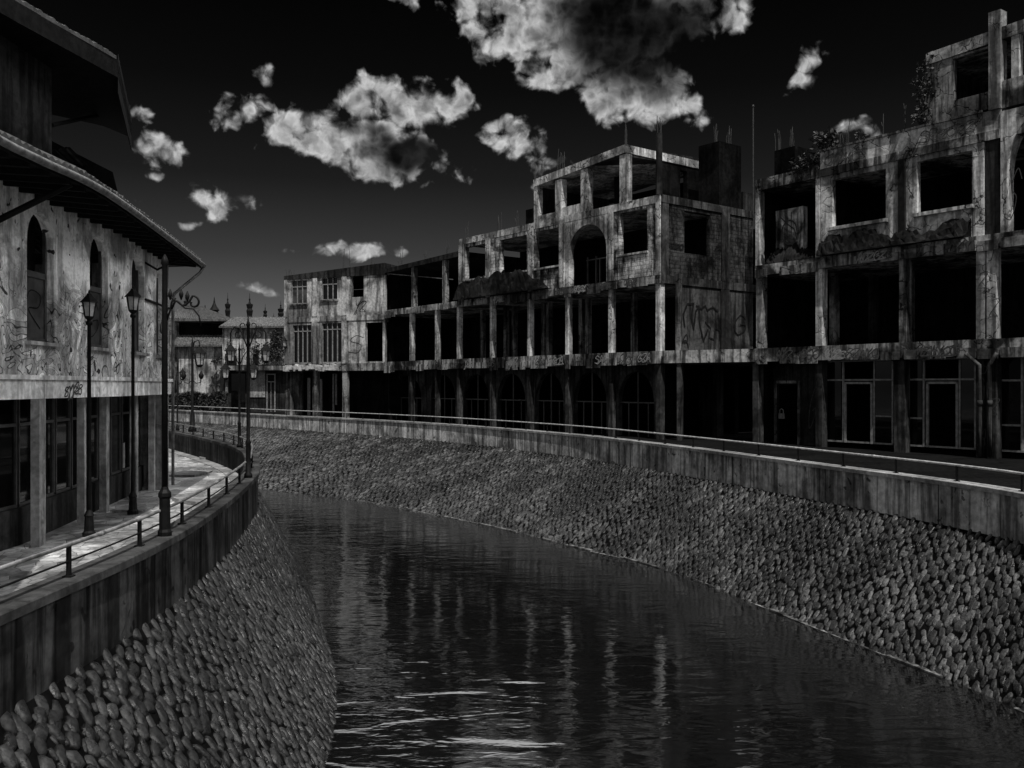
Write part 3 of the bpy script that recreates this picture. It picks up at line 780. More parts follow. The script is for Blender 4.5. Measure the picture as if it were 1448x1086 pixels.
# roof storey at the edge of the picture
z4 = 10.15; zr = 13.0
mb = MB(); FW.box(mb, Wt(1310), 20, zr - .45, zr, -5, 0.03, zr + .45, zr); mb.build('roof_beam', 'slab_concrete', wing)
mb = MB(); FW.wall(mb, Wt(1310), Wt(1400), z4 + .1, zr - .42, [(Wt(1347), Wt(1397), 10.9, 12.5)], -.3, -.03); mb.build('storey_wall', 'grey_concrete', wing)
mb = MB(); FW.box(mb, Wt(1400), Wt(1417), z4, 13.75, -.35, .12); mb.build('column', 'facade_concrete', wing)
mb = MB(); FW.box(mb, Wt(1430), Wt(1441), z4 + .6, zr - .1, -.3, 0); mb.build('column', 'facade_concrete', wing)
mb = MB(); FW.box(mb, Wt(1418), 20, z4, z4 + 1.0, -.3, .0); mb.each('low_wall', 'slab_concrete', wing)
mb = MB(); FW.box(mb, Wt(1310), 20, z4 + .1, zr - .5, -4.4, -4.1); mb.build('back_wall', 'shade_black', wing)
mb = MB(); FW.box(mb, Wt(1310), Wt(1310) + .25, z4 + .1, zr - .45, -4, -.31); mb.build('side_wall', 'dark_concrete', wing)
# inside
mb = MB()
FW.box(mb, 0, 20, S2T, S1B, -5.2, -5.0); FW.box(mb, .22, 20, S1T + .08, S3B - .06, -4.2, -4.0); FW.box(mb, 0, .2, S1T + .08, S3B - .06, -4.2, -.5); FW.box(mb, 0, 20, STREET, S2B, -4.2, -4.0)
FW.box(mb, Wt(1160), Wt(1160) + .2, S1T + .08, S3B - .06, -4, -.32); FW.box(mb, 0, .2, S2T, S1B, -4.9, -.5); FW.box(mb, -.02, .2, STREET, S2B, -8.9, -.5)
mb.each('inner_wall', 'shade_black', wing)
mb = MB(); FW.box(mb, .02, 20, STREET, S3B - .1, -9.4, -9.05); mb.build('back_wall', 'shade_black', wing)
t0 = Wt(1097, -1.0); t1 = Wt(1136, -1.0)
mb = MB(); FW.box(mb, t0, t1, S1T + .1, 8.2, -1.3, -1.0); mb.build('painted_partition', 'partition_plaster', wing)
mb = MB(); tc_ = (t0 + t1) / 2
FW.stroke(mb, [(tc_ + .42 * math.cos(i * .35), 7.1 + .55 * math.sin(i * .35)) for i in range(17)], .07, -.99); FW.stroke(mb, [(tc_ + .1, 5.9), (tc_ + .13, 8.0)], .05, -.975); FW.stroke(mb, [(tc_ - .5, 7.9), (tc_ - .1, 7.5), (tc_ + .3, 7.2), (tc_ + .45, 6.7)], .06, -.96)
mb.build('graffiti', 'paint_faded', wing)
heap(FW, 'rubble_heap', 'dark rubble spread along the ledge under the right ruin windows', 'rubble', Wt(1162), Wt(1374), S1T + .09, lambda a: .62 + .2 * math.sin(a * 7) + .12 * math.sin(a * 23), .03, .4, 8)
heap(FW, 'rubble_heap', 'broken dark bricks piled in the open bay before the painted partition', 'rubble', Wt(1079), Wt(1151), S1T + .09, lambda a: .55 + .25 * math.sin(a * 5) + .12 * math.sin(a * 19), -.9, .05, 9)
# shop fronts
def shopfront(px0, px1, mulls, trans, door=None, n=-.45):
    mb = MB(); a, b = Wt(px0, n), Wt(px1, n); bt, tp = STREET + .25, S2B - .02
    FW.bars(mb, [(a, a + .07, bt, tp), (b - .07, b, bt, tp), (a, b, bt, bt + .07), (a, b, tp - .07, tp), (a, b, trans, trans + .07)], n - .06, n)
    for m in mulls: FW.bars(mb, [(Wt(m, n) - .035, Wt(m, n) + .035, bt, tp)], n - .07, n + .006)
    o = mb.build('shop_frame', 'frame_paint', wing)
    if door:
        g = MB(); d0, d1 = Wt(door[0], n), Wt(door[1], n)
        FW.bars(g, [(d0, d0 + .09, bt, trans - .05), (d1 - .09, d1, bt, trans - .05), (d0, d1, trans - .14, trans - .05)], n - .05, n + .03); g.build('door_frame', 'frame_paint', wing)
    return o
shopfront(1160, 1263, (1192, 1236), .2, (1194, 1234))
shopfront(1281, 1380, (1306, 1357), .2, (1310, 1355))
shopfront(1411, 1470, (1445,), .15)
for a, b in ((1164, 1190), (1238, 1262), (1284, 1304), (1359, 1378), (1414, 1443)):
    mb = MB(); FW.box(mb, Wt(a, -.5), Wt(b, -.5), STREET + .3, S2B - .1, -.485, -.475); mb.build('pane', 'glass', wing)
mb = MB(); FW.bars(mb, [(Wt(1282, -.45), Wt(1306, -.45), -1.35, -1.28), (Wt(1238, -.45), Wt(1262, -.45), -1.3, -1.25), (Wt(1412, -.45), Wt(1444, -.45), -1.5, -1.43)], -.5, -.44); mb.build('glazing_bar', 'frame_paint', wing)
mb = MB(); FW.wall(mb, Wt(1076), Wt(1152), STREET, S2B - .02, [(Wt(1098, -.9), Wt(1128, -.9), STREET, .05)], -1.1, -.9); mb.build('shop_wall', 'dark_concrete', wing)
mb = MB(); d0, d1 = Wt(1095, -.85), Wt(1131, -.85); FW.bars(mb, [(d0, d0 + .12, STREET, .1), (d1 - .12, d1, STREET, .1), (d0, d1, .1, .22)], -.895, -.83); mb.build('door_frame', 'grey_concrete', wing)
mb = MB(); c = Wt(1106, -.85); FW.box(mb, c - .16, c + .16, -1.55, -1.3, -.85, -.78)
mb.tube([FW.p(c - .1, -1.31, -.81), FW.p(c - .1, -1.15, -.81), FW.p(c, -1.08, -.81), FW.p(c + .1, -1.15, -.81), FW.p(c + .1, -1.31, -.81)], .025, 6); mb.build('padlock', 'zinc', wing)
mb = MB(); scribble(FW, mb, Wt(1140, -.85), -2.0, .35, 2.0, 51, .05, -.89, 2); scribble(FW, mb, Wt(1100), S2B + .08, .9, .5, 52, .06, .21, 2); scribble(FW, mb, Wt(1135), S2B + .06, 1.0, .5, 53, .07, .21, 2); scribble(FW, mb, Wt(1226), S1B + .05, 1.2, .4, 54, .06, .21, 2)
scribble(FW, mb, Wt(1200), S2B + .05, 1.5, .45, 55, .05, .21, 3); scribble(FW, mb, Wt(1300), S2B + .05, 1.6, .45, 56, .06, .21, 3); scribble(FW, mb, Wt(1340), S1B + .05, 1.0, .4, 57, .06, .21, 2)
for k in range(7): scribble(FW, mb, Wt(1382) + (k % 2) * .42, -2.2 + k * 1.15 + (1.2 if k > 2 else 0), .3, .8, 60 + k, .03, .004, 2)
scribble(FW, mb, Wt(1420), 5.9, .35, 2.4, 70, .04, .07, 2); scribble(FW, mb, Wt(1166), 9.5, 2.0, .5, 71, .04, .03, 3); scribble(FW, mb, Wt(1300), 9.5, 2.2, .5, 72, .04, .03, 3)
mb.build('graffiti', 'paint_faded', wing)
mb = MB(); scribble(FW, mb, Wt(1352, -4), 11.0, .9, .8, 81, .06, -4.08, 2); scribble(FW, mb, Wt(1375, -4), 11.1, .9, .7, 82, .06, -4.08, 2); scribble(FW, mb, Wt(1310, -4), 6.6, .8, .9, 83, .05, -3.98, 2)
scribble(FW, mb, Wt(1215), S1B + .04, 1.3, .4, 84, .05, .215, 2); scribble(FW, mb, Wt(1170), S2B + .06, 1.0, .4, 85, .05, .215, 2)
mb.build('graffiti', 'paint_white', wing)
# drainpipes on the double column
for px, s in ((1388, 1), (1402, 2)):
    mb = MB(True); c = Wt(px); mb.tube([FW.p(c + (.3 if s == 2 else -.5), S2B + .1, .2), FW.p(c, .75, .16), FW.p(c, -.2, .12), FW.p(c, -1.6, .12), FW.p(c, STREET + .05, .12)], .075, 8)
    mb.tube([FW.p(c, -.75, .12), FW.p(c, -.55, .12)], .1, 8); mb.build('drainpipe', 'old_pipe', wing)
# concrete core and its bars behind the parapet
q0 = FW.t(1095, -4); q1 = FW.t(1124, -4)
mb = MB(); FW.box(mb, q0, q1, S3T - .1, 12.0, -5.2, -4); mb.build('roof_core', 'shade_black', wing)  # backlit look put into this core's black as well
for px, s in ((1100, 21), (1117, 22)):
    q = FW.p(FW.t(px, -4.4), 0, -4.4); rebars(wing, q[0], q[1], 12.0, 5, .7, 1.2, .16, s)
for px, s in ((1153, 23), (1187, 24), (1198, 25), (1242, 26), (1276, 27)):
    q = FW.p(Wt(px), 0, -.2); rebars(wing, q[0], q[1], 9.5 if px < 1160 else 10.2, 2, .5, 1.2, .1, s)

# ------------------------------------------------------------------ plastered block at the far end
FA = Facade((-17.5, 70.0), (-9.32, 66.5))
A = FA.t
blk = thing('plastered_block', 'pale plastered two-window block with barred windows at the far end of the ruins', 'building', FA.p(0, STREET))
hA = [(A(412), A(434), FA.z(430, 1), FA.z(397, 1)), (A(455), A(477), FA.z(424, 4), FA.z(393, 4)), (A(497), A(514), FA.z(420, 6.5), FA.z(390, 6.5)),
      (A(414), A(440), FA.z(514, 1), FA.z(460, 1)), (A(455), A(483), FA.z(513, 4), FA.z(457, 4)), (A(517), A(541), FA.z(511, 8), FA.z(456, 8))]
mb = MB(); FA.wall(mb, 0, FA.L, 5.25, 8.15, hA[:3], -.25, 0); FA.wall(mb, 0, FA.L, 1.65, 4.85, hA[3:], -.25, 0); mb.build('wall', 'white_plaster', blk)
mb = MB(); FA.box(mb, 0, FA.L, 4.85, 5.25, -8, .06); mb.build('floor_band', 'white_plaster', blk)
mb = MB(); FA.box(mb, 0, FA.L, 1.1, 1.65, -8, .08); mb.build('floor_band', 'grey_concrete', blk)
mb = MB(); FA.box(mb, -.1, FA.L, 8.15, 8.45, -8, .1, 9.0, 8.15); mb.build('roof_slab', 'dark_concrete', blk)
mb = MB(); FA.box(mb, 0, .2, STREET, 8.15, -8, -.26); FA.box(mb, .2, FA.L, STREET, 8.1, -8, -7.8); mb.build('side_wall', 'white_plaster', blk)
for p0, p1 in ((403, 407), (442, 449), (484, 491)):
    mb = MB(); FA.box(mb, A(p0) + .002, A(p1), 1.65, 4.85, .003, .12); mb.each('pilaster', 'white_plaster', blk)
    mb = MB(); FA.box(mb, A(p0) + .002, A(p1), 5.25, 8.15, .003, .1); mb.each('pilaster', 'white_plaster', blk)
    mb = MB(); FA.box(mb, A(p0) + .002, A(p1), STREET, 1.1, -.3, .0); mb.build('column', 'grey_concrete', blk)
for i, h in enumerate((hA[0], hA[1], hA[3], hA[4])):
    mb = MB(); k = 3 if i < 2 else 4
    FA.bars(mb, [(h[0] + (h[1] - h[0]) * j / k - .035, h[0] + (h[1] - h[0]) * j / k + .035, h[2], h[3]) for j in range(k + 1)] + [(h[0], h[1], h[3] - .5, h[3] - .43), (h[0], h[1], h[2], h[2] + .07)], -.17, -.1)
    o = mb.build('window', 'frame_paint', blk)
    g = MB(); FA.box(g, h[0], h[1], h[2], h[3], -.2, -.18); g.build('pane', 'glass' if i != 0 else 'dusty_glass', o)
for i in (0, 1):
    h = hA[i]; mb = MB(); FA.bars(mb, [(h[0] - .1, h[1] + .1, h[2] - .12, h[2] - .002)], .002, .13); mb.build('window_sill', 'grey_concrete', blk)
mb = MB(); FA.box(mb, .2, FA.L - .1, STREET, 1.1, -2.3, -2.0); FA.box(mb, A(490), FA.L - .1, 1.66, 8.1, -3, -2.8); mb.each('inner_wall', 'shade_black', blk)
mb = MB(); r = random.Random(4)
for i in range(16):
    t = .1 + i * .3; FA.box(mb, t, t + .27, 1.25 + r.uniform(-.2, .0), 1.55 + r.uniform(-.1, .12), .09, .5 + r.uniform(-.15, .15), 1.5 + r.uniform(-.1, .12))
mb.build('torn_awning', 'cloth', blk)
mb = MB(); FA.bars(mb, [(A(418), A(422), STREET, .6), (A(436), A(439), STREET, .5), (A(454), A(456), -2.2, .9), (A(458), A(460), -1.5, .9)], -1.6, -1.5); mb.build('shop_frame', 'frame_paint', blk)
mb = MB(); scribble(FA, mb, A(492), 2.2, 1.2, 1.6, 91, .05, .006, 2); scribble(FA, mb, A(500), 5.4, 1.0, 1.0, 92, .05, .006, 2); mb.build('graffiti', 'paint_black', blk)
for px, s in ((408, 31), (487, 32), (522, 33)):
    q = FA.p(A(px), 0, -.3); rebars(blk, q[0], q[1], 8.4 if px < 450 else 8.8, 5, .5, 1.7 if px == 487 else .7, .3, s)

# ------------------------------------------------------------------ building on the left bank
K = .863
U = [Vector((x * K, y * K)) for x, y in ((-10.35, 7), (-10.95, 25.2), (-11.95, 31.5))]
ZE, ZB0, ZB1 = 3.72, -.26, .2
left = thing('corner_building', 'old building with graffiti covered wall, arched windows and deep tiled eaves at the left edge', 'building', (U[1].x, U[1].y, PAVE))
segs = [Facade(a, b) for a, b in zip(U, U[1:])]
def seg_at(px):
    for f in segs:
        t = f.t(px)
        if -1e-6 <= t <= f.L + 1e-6: return f, t
    return segs[-1], segs[-1].t(px)
wins = [(38, 76), (127, 153), (186, 204), (221, 231)]
wall = MB(); band = MB(); ledge = MB()
SILL, TOPW, SPR = .86, 3.42, 2.75
win_list = []
for f in segs:
    hs = []
    for a, b in wins:
        fm, tm = seg_at((a + b) / 2)
        if fm is f:
            t0, t1 = max(f.t(a), .08), min(f.t(b), f.L - .08)
            hs.append((t0, t1)); win_list.append((f, t0, t1))
    if not hs: f.box(wall, 0, f.L, ZB1, ZE + .1, -.2, 0)
    else:
        cuts = [0] + [(hs[i][1] + hs[i + 1][0]) / 2 for i in range(len(hs) - 1)] + [f.L]
        for i, (t0, t1) in enumerate(hs):
            f.arch_wall(wall, cuts[i], cuts[i + 1], ZB1, ZE + .1, t0, t1, SILL, SPR, TOPW, -.2, 0, 12, 2.3)
    f.box(band, -.02, f.L + .02, ZB0, ZB1 - .09, -.35, .07); f.box(ledge, -.03, f.L + .03, ZB1 - .088, ZB1 - .002, -.35, .13)
wall.build('wall', 'mural_plaster', left); band.build('floor_band', 'band_plaster', left); ledge.build('ledge', 'band_plaster', left)
for i, (f, t0, t1) in enumerate(win_list):
    mb = MB(); zt = SILL + 1.28
    mid = t0 + (t1 - t0) * .5
    f.bars(mb, [(t0, t0 + .07, SILL, TOPW - .02), (t1 - .07, t1, SILL, TOPW - .02), (t0, t1, SILL, SILL + .08), (t0, t1, zt, zt + .12)], -.198, -.14)
    o = mb.build('window', 'frame_dark', left)
    g = MB(); f.box(g, t0 + .06, t1 - .06, SILL + .07, zt, -.185, -.17); g.build('pane', 'dusty_glass', o)
    g = MB(); f.box(g, t0, t1, zt + .1, TOPW, -.4, -.38); g.build('dark_light', 'shade_black', o)
    s_ = MB(); f.box(s_, t0 - .08, t1 + .08, SILL - .075, SILL - .003, .002, .12); s_.build('sill', 'pillar_plaster', o)
    if i < 2:
        g = MB(); scribble(f, g, t0 + .2, SILL + .2, (t1 - t0) - .4, .9, 100 + i, .03, -.167, 2); g.build('graffiti', 'paint_black', o)
mb = MB()
for i, (px, zz, w, h) in enumerate(((160, .3, .9, .3),)):
    f, t = seg_at(px); scribble(f, mb, t, zz, min(w, f.L - t), h, 120 + i, .035, .006, 2 + i % 2)
for i, px in enumerate((86,)):
    f, t = seg_at(px); scribble(f, mb, t, ZB0 + .05, min(.8, f.L - t), .28, 140 + i, .035, .076, 2)
mb.build('graffiti', 'paint_faded', left)
# end and back of the building
e = U[-1]
FE = Facade(e, (e.x - 9, e.y + 1.5))
mb = MB(); FE.box(mb, .0, FE.L, PAVE, ZE, -.35, 0.0); mb.build('end_wall', 'rear_plaster', left)
mb = MB(); mb.prism([(e.x - 8.6, e.y + 1.2), (e.x - 9, e.y + 1.2), (-17.5, 6), (-17, 6)], PAVE, ZE); mb.prism([(-9, 6.9), (-9, 6.5), (-17, 6.1), (-17, 6.4)], PAVE, ZE); mb.build('rear_wall', 'rear_plaster', left)
# ground floor: pillars and set-back shop windows
pil = [(-10.6, 20.3, .17, .1), (-11.2, 23.6, .06, .1), (-11.55, 25.7, .13, .1), (-12.0, 28.8, .12, .1), (-12.3, 31.0, .12, .1), (-10.5, 16.6, .2, .1), (-10.4, 13, .2, .1)]
GF = Facade((-10.95 * K, 9 * K), (-11.0 * K, 20.5 * K)); GF2 = Facade((-11.0 * K, 20.5 * K), (-12.65 * K, 31.3 * K))
for x, y, w, d in pil:
    f = GF2 if y > 20 else GF; c = Vector((x * K, y * K))
    t = (c - f.o).dot(f.d); n = (c - f.o).dot(f.nn)
    mb = MB(); f.box(mb, t - w, t + w, PAVE, ZB0, n - d, n + d * .6); mb.each('pillar', 'pillar_plaster', left)
mb = MB(); f = GF2
for f, cuts in ((GF, (3.0, 6.2)), (GF2, (.2, 3.0, 4.9, 7.6))):
    f.box(mb, 0, f.L, PAVE, PAVE + .72, -.3, -.06)
mb.build('stall_riser', 'dark_concrete', left)
mb = MB(); GF.box(mb, 0, GF.L, PAVE + .72, ZB0, -.6, -.5); GF2.box(mb, 0, GF2.L, PAVE + .72, ZB0, -.6, -.5); mb.build('shop_backing', 'shade_black', left)
for f in (GF, GF2):
    k = int(f.L / .95)
    for i in range(k):
        a, b = f.L * i / k + .05, f.L * (i + 1) / k - .05
        mb = MB(); f.bars(mb, [(a, a + .05, PAVE + .72, ZB0 - .02), (b - .05, b, PAVE + .72, ZB0 - .02), (a, b, PAVE + .725, PAVE + .78), (a, b, .5 - 1.3, .56 - 1.3)], -.22, -.15)
        o = mb.build('shop_window', 'frame_dark', left)
        g = MB(); f.box(g, a + .04, b - .04, PAVE + .75, ZB0 - .02, -.2, -.19); g.build('pane', 'glass', o)
        if i % 3 == 1:
            g = MB(); f.box(g, a + .2, a + .42, PAVE + .8, PAVE + 1.5, -.186, -.18); g.build('notice', 'rear_plaster', o)
# eaves: tiled roof, fascia, soffit with rafters, gutter
E = spline([(x * K, y * K) for x, y in ((-5.6, 5), (-6.8, 9.2), (-8.1, 12.9), (-8.95, 15.4), (-9.05, 17.2), (-9.07, 19.9), (-9.93, 25.6), (-11.1, 32.4))], .045)  # unseen near end flares out, shaped to shade the near pavement
def tiled(mb, line, inward, rise, run, z, wob=.03, rows=16, pitch=.2):
    ns_ = normals(line, 1); M = rows + 1; s_ = 0; vs = []
    for i, (p, n) in enumerate(zip(line, ns_)):
        if i: s_ += (p - line[i - 1]).length
        c = abs(math.sin(PI * s_ / pitch)); jit = .012 * math.sin(s_ * 3.1) + .01 * math.sin(s_ * 17)
        for j in range(M):
            a = j / rows; lap = .035 * (1 - (a * rows) % 1) if j else .035
            vs.append((p.x + n.x * (-run * a), p.y + n.y * (-run * a) , z + rise * a + wob * 2 * c + jit + lap))
    N = len(line); fs = [(i * M + j, i * M + j + 1, (i + 1) * M + j + 1, (i + 1) * M + j) for i in range(N - 1) for j in range(M - 1)]
    k = len(vs)
    vs += [(p.x, p.y, z - .03) for p in line]
    fs += [(i * M, (i + 1) * M, k + i + 1, k + i) for i in range(N - 1)]
    return mb.add(vs, fs)
mb = MB(); tiled(mb, E, 1, 2.3, 5.0, ZE + .08); mb.build('tiled_roof', 'roof_tile', left)
Es = E[::12] + [E[-1]]
mb = MB(); sweep(mb, Es, 1, [(-.02, ZE - .1), (-.02, ZE + .05), (-.05, ZE + .05), (-.05, ZE - .1)]); mb.build('fascia', 'dark_wood', left)
mb = MB(); sweep(mb, Es, 1, [(-.051, ZE - .06), (-.051, ZE - .03), (-2.6, ZE + .12), (-2.6, ZE + .09)]); mb.build('soffit', 'dark_wood', left)
mb = MB()
for i in range(4, len(E) - 4, 14):
    n = normals(E, 1)[i]; p = E[i]; d = Vector((-n.y, n.x)) * .04
    a, b = p - n * .055, p - n * 2.2
    mb.hexa([(a - d).to_tuple() + (ZE - .17,), (a + d).to_tuple() + (ZE - .17,), (b + d).to_tuple() + (ZE - .02,), (b - d).to_tuple() + (ZE - .02,)],
            [(a - d).to_tuple() + (ZE - .063,), (a + d).to_tuple() + (ZE - .063,), (b + d).to_tuple() + (ZE + .08,), (b - d).to_tuple() + (ZE + .08,)])
mb.build('rafter', 'dark_wood', left)
mb = MB(True); nE = normals(Es, 1)
mb.tube([(p.x + n.x * .06, p.y + n.y * .06, ZE - .02) for p, n in zip(Es, nE)], .07, 8); mb.build('gutter', 'zinc', left)
q = E[-1]
mb = MB(True); mb.tube([(q.x + .05, q.y, ZE - .06), (q.x - .05, q.y - .05, ZE - .25), (e.x + .14, e.y + .1, ZE - .95), (e.x + .1, e.y + .08, ZE - 1.15), (e.x + .1, e.y + .08, PAVE + .1)], .045, 8); mb.build('downpipe', 'zinc', left)
# end of the roof turning the corner
E2 = spline([(q.x, q.y), (q.x - 1.2, q.y + .55), (q.x - 9, q.y + 2)], .045)
mb = MB(); tiled(mb, E2, 1, 2.3, 5.0, ZE + .08); mb.build('tiled_roof', 'roof_tile', left)
mb = MB(); mb.prism([(q.x - .05, q.y - .02), (q.x - 9, q.y + 1.9), (e.x - 9, e.y - 2), (e.x - .6, e.y - 1.5)], ZE - .04, ZE); mb.build('soffit', 'dark_wood', left)
# struts under the eaves
for px, n1 in ((2, 1.1),):
    f, t = seg_at(40); mb = MB(); mb.tube([f.p(t - 1.6, 2.75, .0), f.p(t - 1.2, ZE - .1, 1.35)], .06, 6); mb.build('strut', 'dark_wood', left)
mb = MB(True); f, t = seg_at(205); mb.tube([f.p(t, 3.3, 0), f.p(t + .3, 3.15, .25), f.p(t + .9, 3.55, .7)], .03, 6); mb.build('strut', 'dark_wood', left)
f, t = seg_at(204); mb = MB(); f.box(mb, f.t(204), f.L, 2.28, 2.33, .01, .06); mb.build('cable', 'paint_black', left)
# upper storey
UP = [Vector((-12.6 * K, 8 * K)), Vector((-12.2 * K, 24 * K))]
FU = Facade(UP[0], UP[1])
mb = MB(); FU.box(mb, 0, FU.L, ZE + .3, 7.6, -5, 0); mb.build('upper_storey', 'dark_concrete', left)
ER = spline([(x * K, y * K) for x, y in ((-12.2, 14), (-11.75, 19), (-11.45, 20.9), (-10.75, 24.6))], .06)
mb = MB(); tiled(mb, ER, 1, 2.2, 5.0, 7.68, .02); mb.build('upper_roof', 'roof_tile', left)
pg = [(x * K, y * K) for x, y in ((-12.2, 14), (-11.75, 19), (-11.45, 20.9), (-10.75, 24.7), (-12.9, 30.7), (-13.25, 29.3), (-16, 26), (-18, 14))]
mb = MB(); mb.prism(pg, 7.25, 7.66); mb.build('eaves_box', 'dark_wood', left)
mb = MB(); mb.prism([(x * K, y * K) for x, y in ((-10.75, 24.7), (-10.85, 24.9), (-13.0, 30.9), (-12.9, 30.7))], 6.9, 7.82); mb.build('barge_board', 'dark_wood', left)
mb = MB(); mb.tube([(-12.2 * K, 24 * K, 6.9 * K), (-13.0 * K, 28.6 * K, 8.55 * K)], .05, 6); mb.build('strut', 'dark_wood', left)
mb = MB()
pr = [(-14.6, 7.75), (-12.35, 6.6), (-12.2, 6.0), (-12.0, 4.3), (-14.6, 4.3)]
n5 = len(pr); vs = [(x * K, 28 * K, z * K) for x, z in pr] + [(x * K - 1, 31 * K, z * K) for x, z in pr]
mb.add(vs, [tuple(range(n5)), tuple(range(2 * n5 - 1, n5 - 1, -1))] + [(i, n5 + i, n5 + (i + 1) % n5, (i + 1) % n5) for i in range(n5)]); mb.build('rear_gable', 'dark_wood', left)

# ------------------------------------------------------------------ houses at the bend
h1 = thing('tiled_house', 'low pale house with hipped corrugated tile roof at the river bend', 'house', (-33, 95, STREET))
def PX(px, py, Y): return ((px - 724) / F * Y, Y, (HZ - py) / F * Y)
Y1 = 95.0
mb = MB(); x0, x1 = PX(253, 0, Y1)[0], PX(314, 0, Y1)[0]; mb.box(x0, x1, Y1, Y1 + 9, STREET, 4.25); mb.build('wall', 'white_plaster', h1)
mb = MB(); x0b, x1b = PX(256, 0, Y1 + 1)[0], PX(312, 0, Y1 + 1)[0]; mb.box(x0b, x1b, Y1 + 1, Y1 + 8, 5.0, 6.9); mb.build('upper_wall', 'shade_black', h1)  # shadow under the upper roof put into the near-black wall
def roof_ramp(name, par, xa, xb, ya, yb, za, zb, mat, pitch=.32):
    mb = MB(); N = int((xb - xa) / pitch) * 4; vs = []
    for i in range(N + 1):
        x = xa + (xb - xa) * i / N; c = .09 * abs(math.sin(PI * (x - xa) / pitch))
        vs += [(x, ya, za + c), (x, yb, zb + c), (x, ya, za - .15)]
    mb.add(vs, [(3 * i, 3 * i + 3, 3 * i + 4, 3 * i + 1) for i in range(N)] + [(3 * i + 2, 3 * i + 5, 3 * i + 3, 3 * i) for i in range(N)])
    return mb.build(name, mat, par)
roof_ramp('lower_roof', h1, x0 - .5, x1 + .2, Y1 - .7, Y1 + 1, 4.2, 5.3, 'pale_tile')
# hipped upper roof
a = PX(238, 450, Y1 - .3); b = PX(333, 453, Y1 - .3); c = PX(258, 431, Y1 + 5); d = PX(285, 434, Y1 + 5)
mb = MB(); N = 60; vs = []
for i in range(N + 1):
    u = i / N; w = .1 * abs(math.sin(PI * i / 2.0)); xx = a[0] + (b[0] - a[0]) * u
    top = c[0] + (d[0] - c[0]) * u
    vs += [(xx, a[1], a[2] + (b[2] - a[2]) * u + w), (top, c[1], c[2] + (d[2] - c[2]) * u + w), (xx, a[1], a[2] - .3)]
mb.add(vs, [(3 * i, 3 * i + 3, 3 * i + 4, 3 * i + 1) for i in range(N)] + [(3 * i + 2, 3 * i + 5, 3 * i + 3, 3 * i) for i in range(N)])
mb.add([(a[0], a[1], a[2] - .3), (b[0], b[1], b[2] - .3), (b[0] - 1, Y1 + 10, b[2] - .3), (a[0] + 1, Y1 + 10, a[2] - .3)], [(0, 1, 2, 3)])
mb.build('hipped_roof', 'pale_tile', h1)
mb = MB(); mb.box(PX(238, 0, 97)[0], PX(253, 0, 97)[0], 97, 103, STREET, PX(0, 449, 97)[2]); mb.build('side_wing', 'grey_concrete', h1)
mb = MB(); z = PX(262, 420, 100)
mb.lathe(c[0] + .3, c[1], [(.25, c[2] - .1), (.12, c[2] + .2), (.2, c[2] + .35), (.03, c[2] + .5), (.01, c[2] + .9)], 8); mb.build('finial', 'paint_black', h1)
for px in (290, 303):
    p = PX(px, 440, 101); mb = MB(); mb.lathe(p[0], 101, [(.5, p[2] - .8), (.45, p[2]), (.6, p[2] + .1), (.3, p[2] + .5), (.12, p[2] + .9), (.02, p[2] + 1.6)] if px == 303 else [(.3, p[2] - 1), (.2, p[2] + .1), (.1, p[2] + .3), (.02, p[2] + .7)], 8); mb.build('finial', 'paint_black', h1)
Y2 = 92.0
h2 = thing('balcony_house', 'white house with a long balcony and spired roof ornaments beside the plastered block', 'house', (-26, Y2, STREET))
xa, xb = PX(315, 0, Y2)[0], PX(404, 0, Y2)[0] + 1.5
zE = PX(0, 462, Y2)[2]; zBal = PX(0, 516, Y2)[2]
mb = MB(); mb.box(xa, xb, Y2, Y2 + 8, zBal, zE); mb.build('wall', 'white_plaster', h2)
mb = MB(); mb.box(xa + .5, xb, Y2 + .3, Y2 + 8, STREET, zBal); mb.build('ground_storey', 'dark_concrete', h2)
roof_ramp('tiled_roof', h2, xa - .2, xb, Y2 - .6, Y2 + 4, zE, PX(0, 449, Y2 + 4)[2], 'pale_tile')
mb = MB(); mb.box(xa - .3, xb, Y2 - 1.0, Y2 - .002, zBal - .55, zBal - .1); mb.build('balcony', 'grey_concrete', h2)
mb = MB(); mb.box(xa - .02, xa + .5, Y2 - .05, Y2 + .25, STREET, zE - .2); mb.each('pilaster', 'white_plaster', h2)
mb = MB(); mb.box(xa + .05, xa + .45, Y2 - .98, Y2 - .6, STREET, zBal - .55); mb.build('column', 'dark_concrete', h2)
mb = MB(); r = random.Random(9)
mb.box(xa - .2, xb, Y2 - 1.0, Y2 - .95, zBal + .55, zBal + .6)
for i in range(42): x = xa - .2 + i * (xb - xa) / 42; mb.box(x, x + .04, Y2 - .99, Y2 - .96, zBal - .1, zBal + .55)
mb.build('balcony_rail', 'iron', h2)
for px, top, w in ((322, 414, .42), (353, 414, .5), (375, 430, .3), (387, 443, .2), (397, 425, .45)):
    p = PX(px, top, Y2 + 6); base = PX(0, 455, Y2 + 6)[2]; H = p[2] - base
    w *= .72; mb = MB(); mb.lathe(p[0], Y2 + 6, [(w * 1.3, base - .6), (w * 1.15, base + H * .12), (w * .75, base + H * .2), (w, base + H * .38), (w * .7, base + H * .45), (w * .9, base + H * .52), (w * 1.05, base + H * .6), (w * .4, base + H * .64), (w * .16, base + H * .72), (w * .3, base + H * .77), (w * .1, base + H * .82), (.015, p[2])], 10)
    mb.build('roof_spire', 'paint_black', h2)
x = PX(383, 0, Y2)[0]
mb = MB(); zd = PX(0, 530, Y2)[2]
for u0, u1, v0, v1 in ((0, .9, zd, zd + .12), (0, .1, STREET, zd), (.8, .9, STREET, zd), (.1, .8, zd - .75, zd - .65), (.42, .48, STREET, zd - .75)):
    mb.box(x - .5 + u0, x - .5 + u1, Y2 + .2, Y2 + .295, v0, v1)
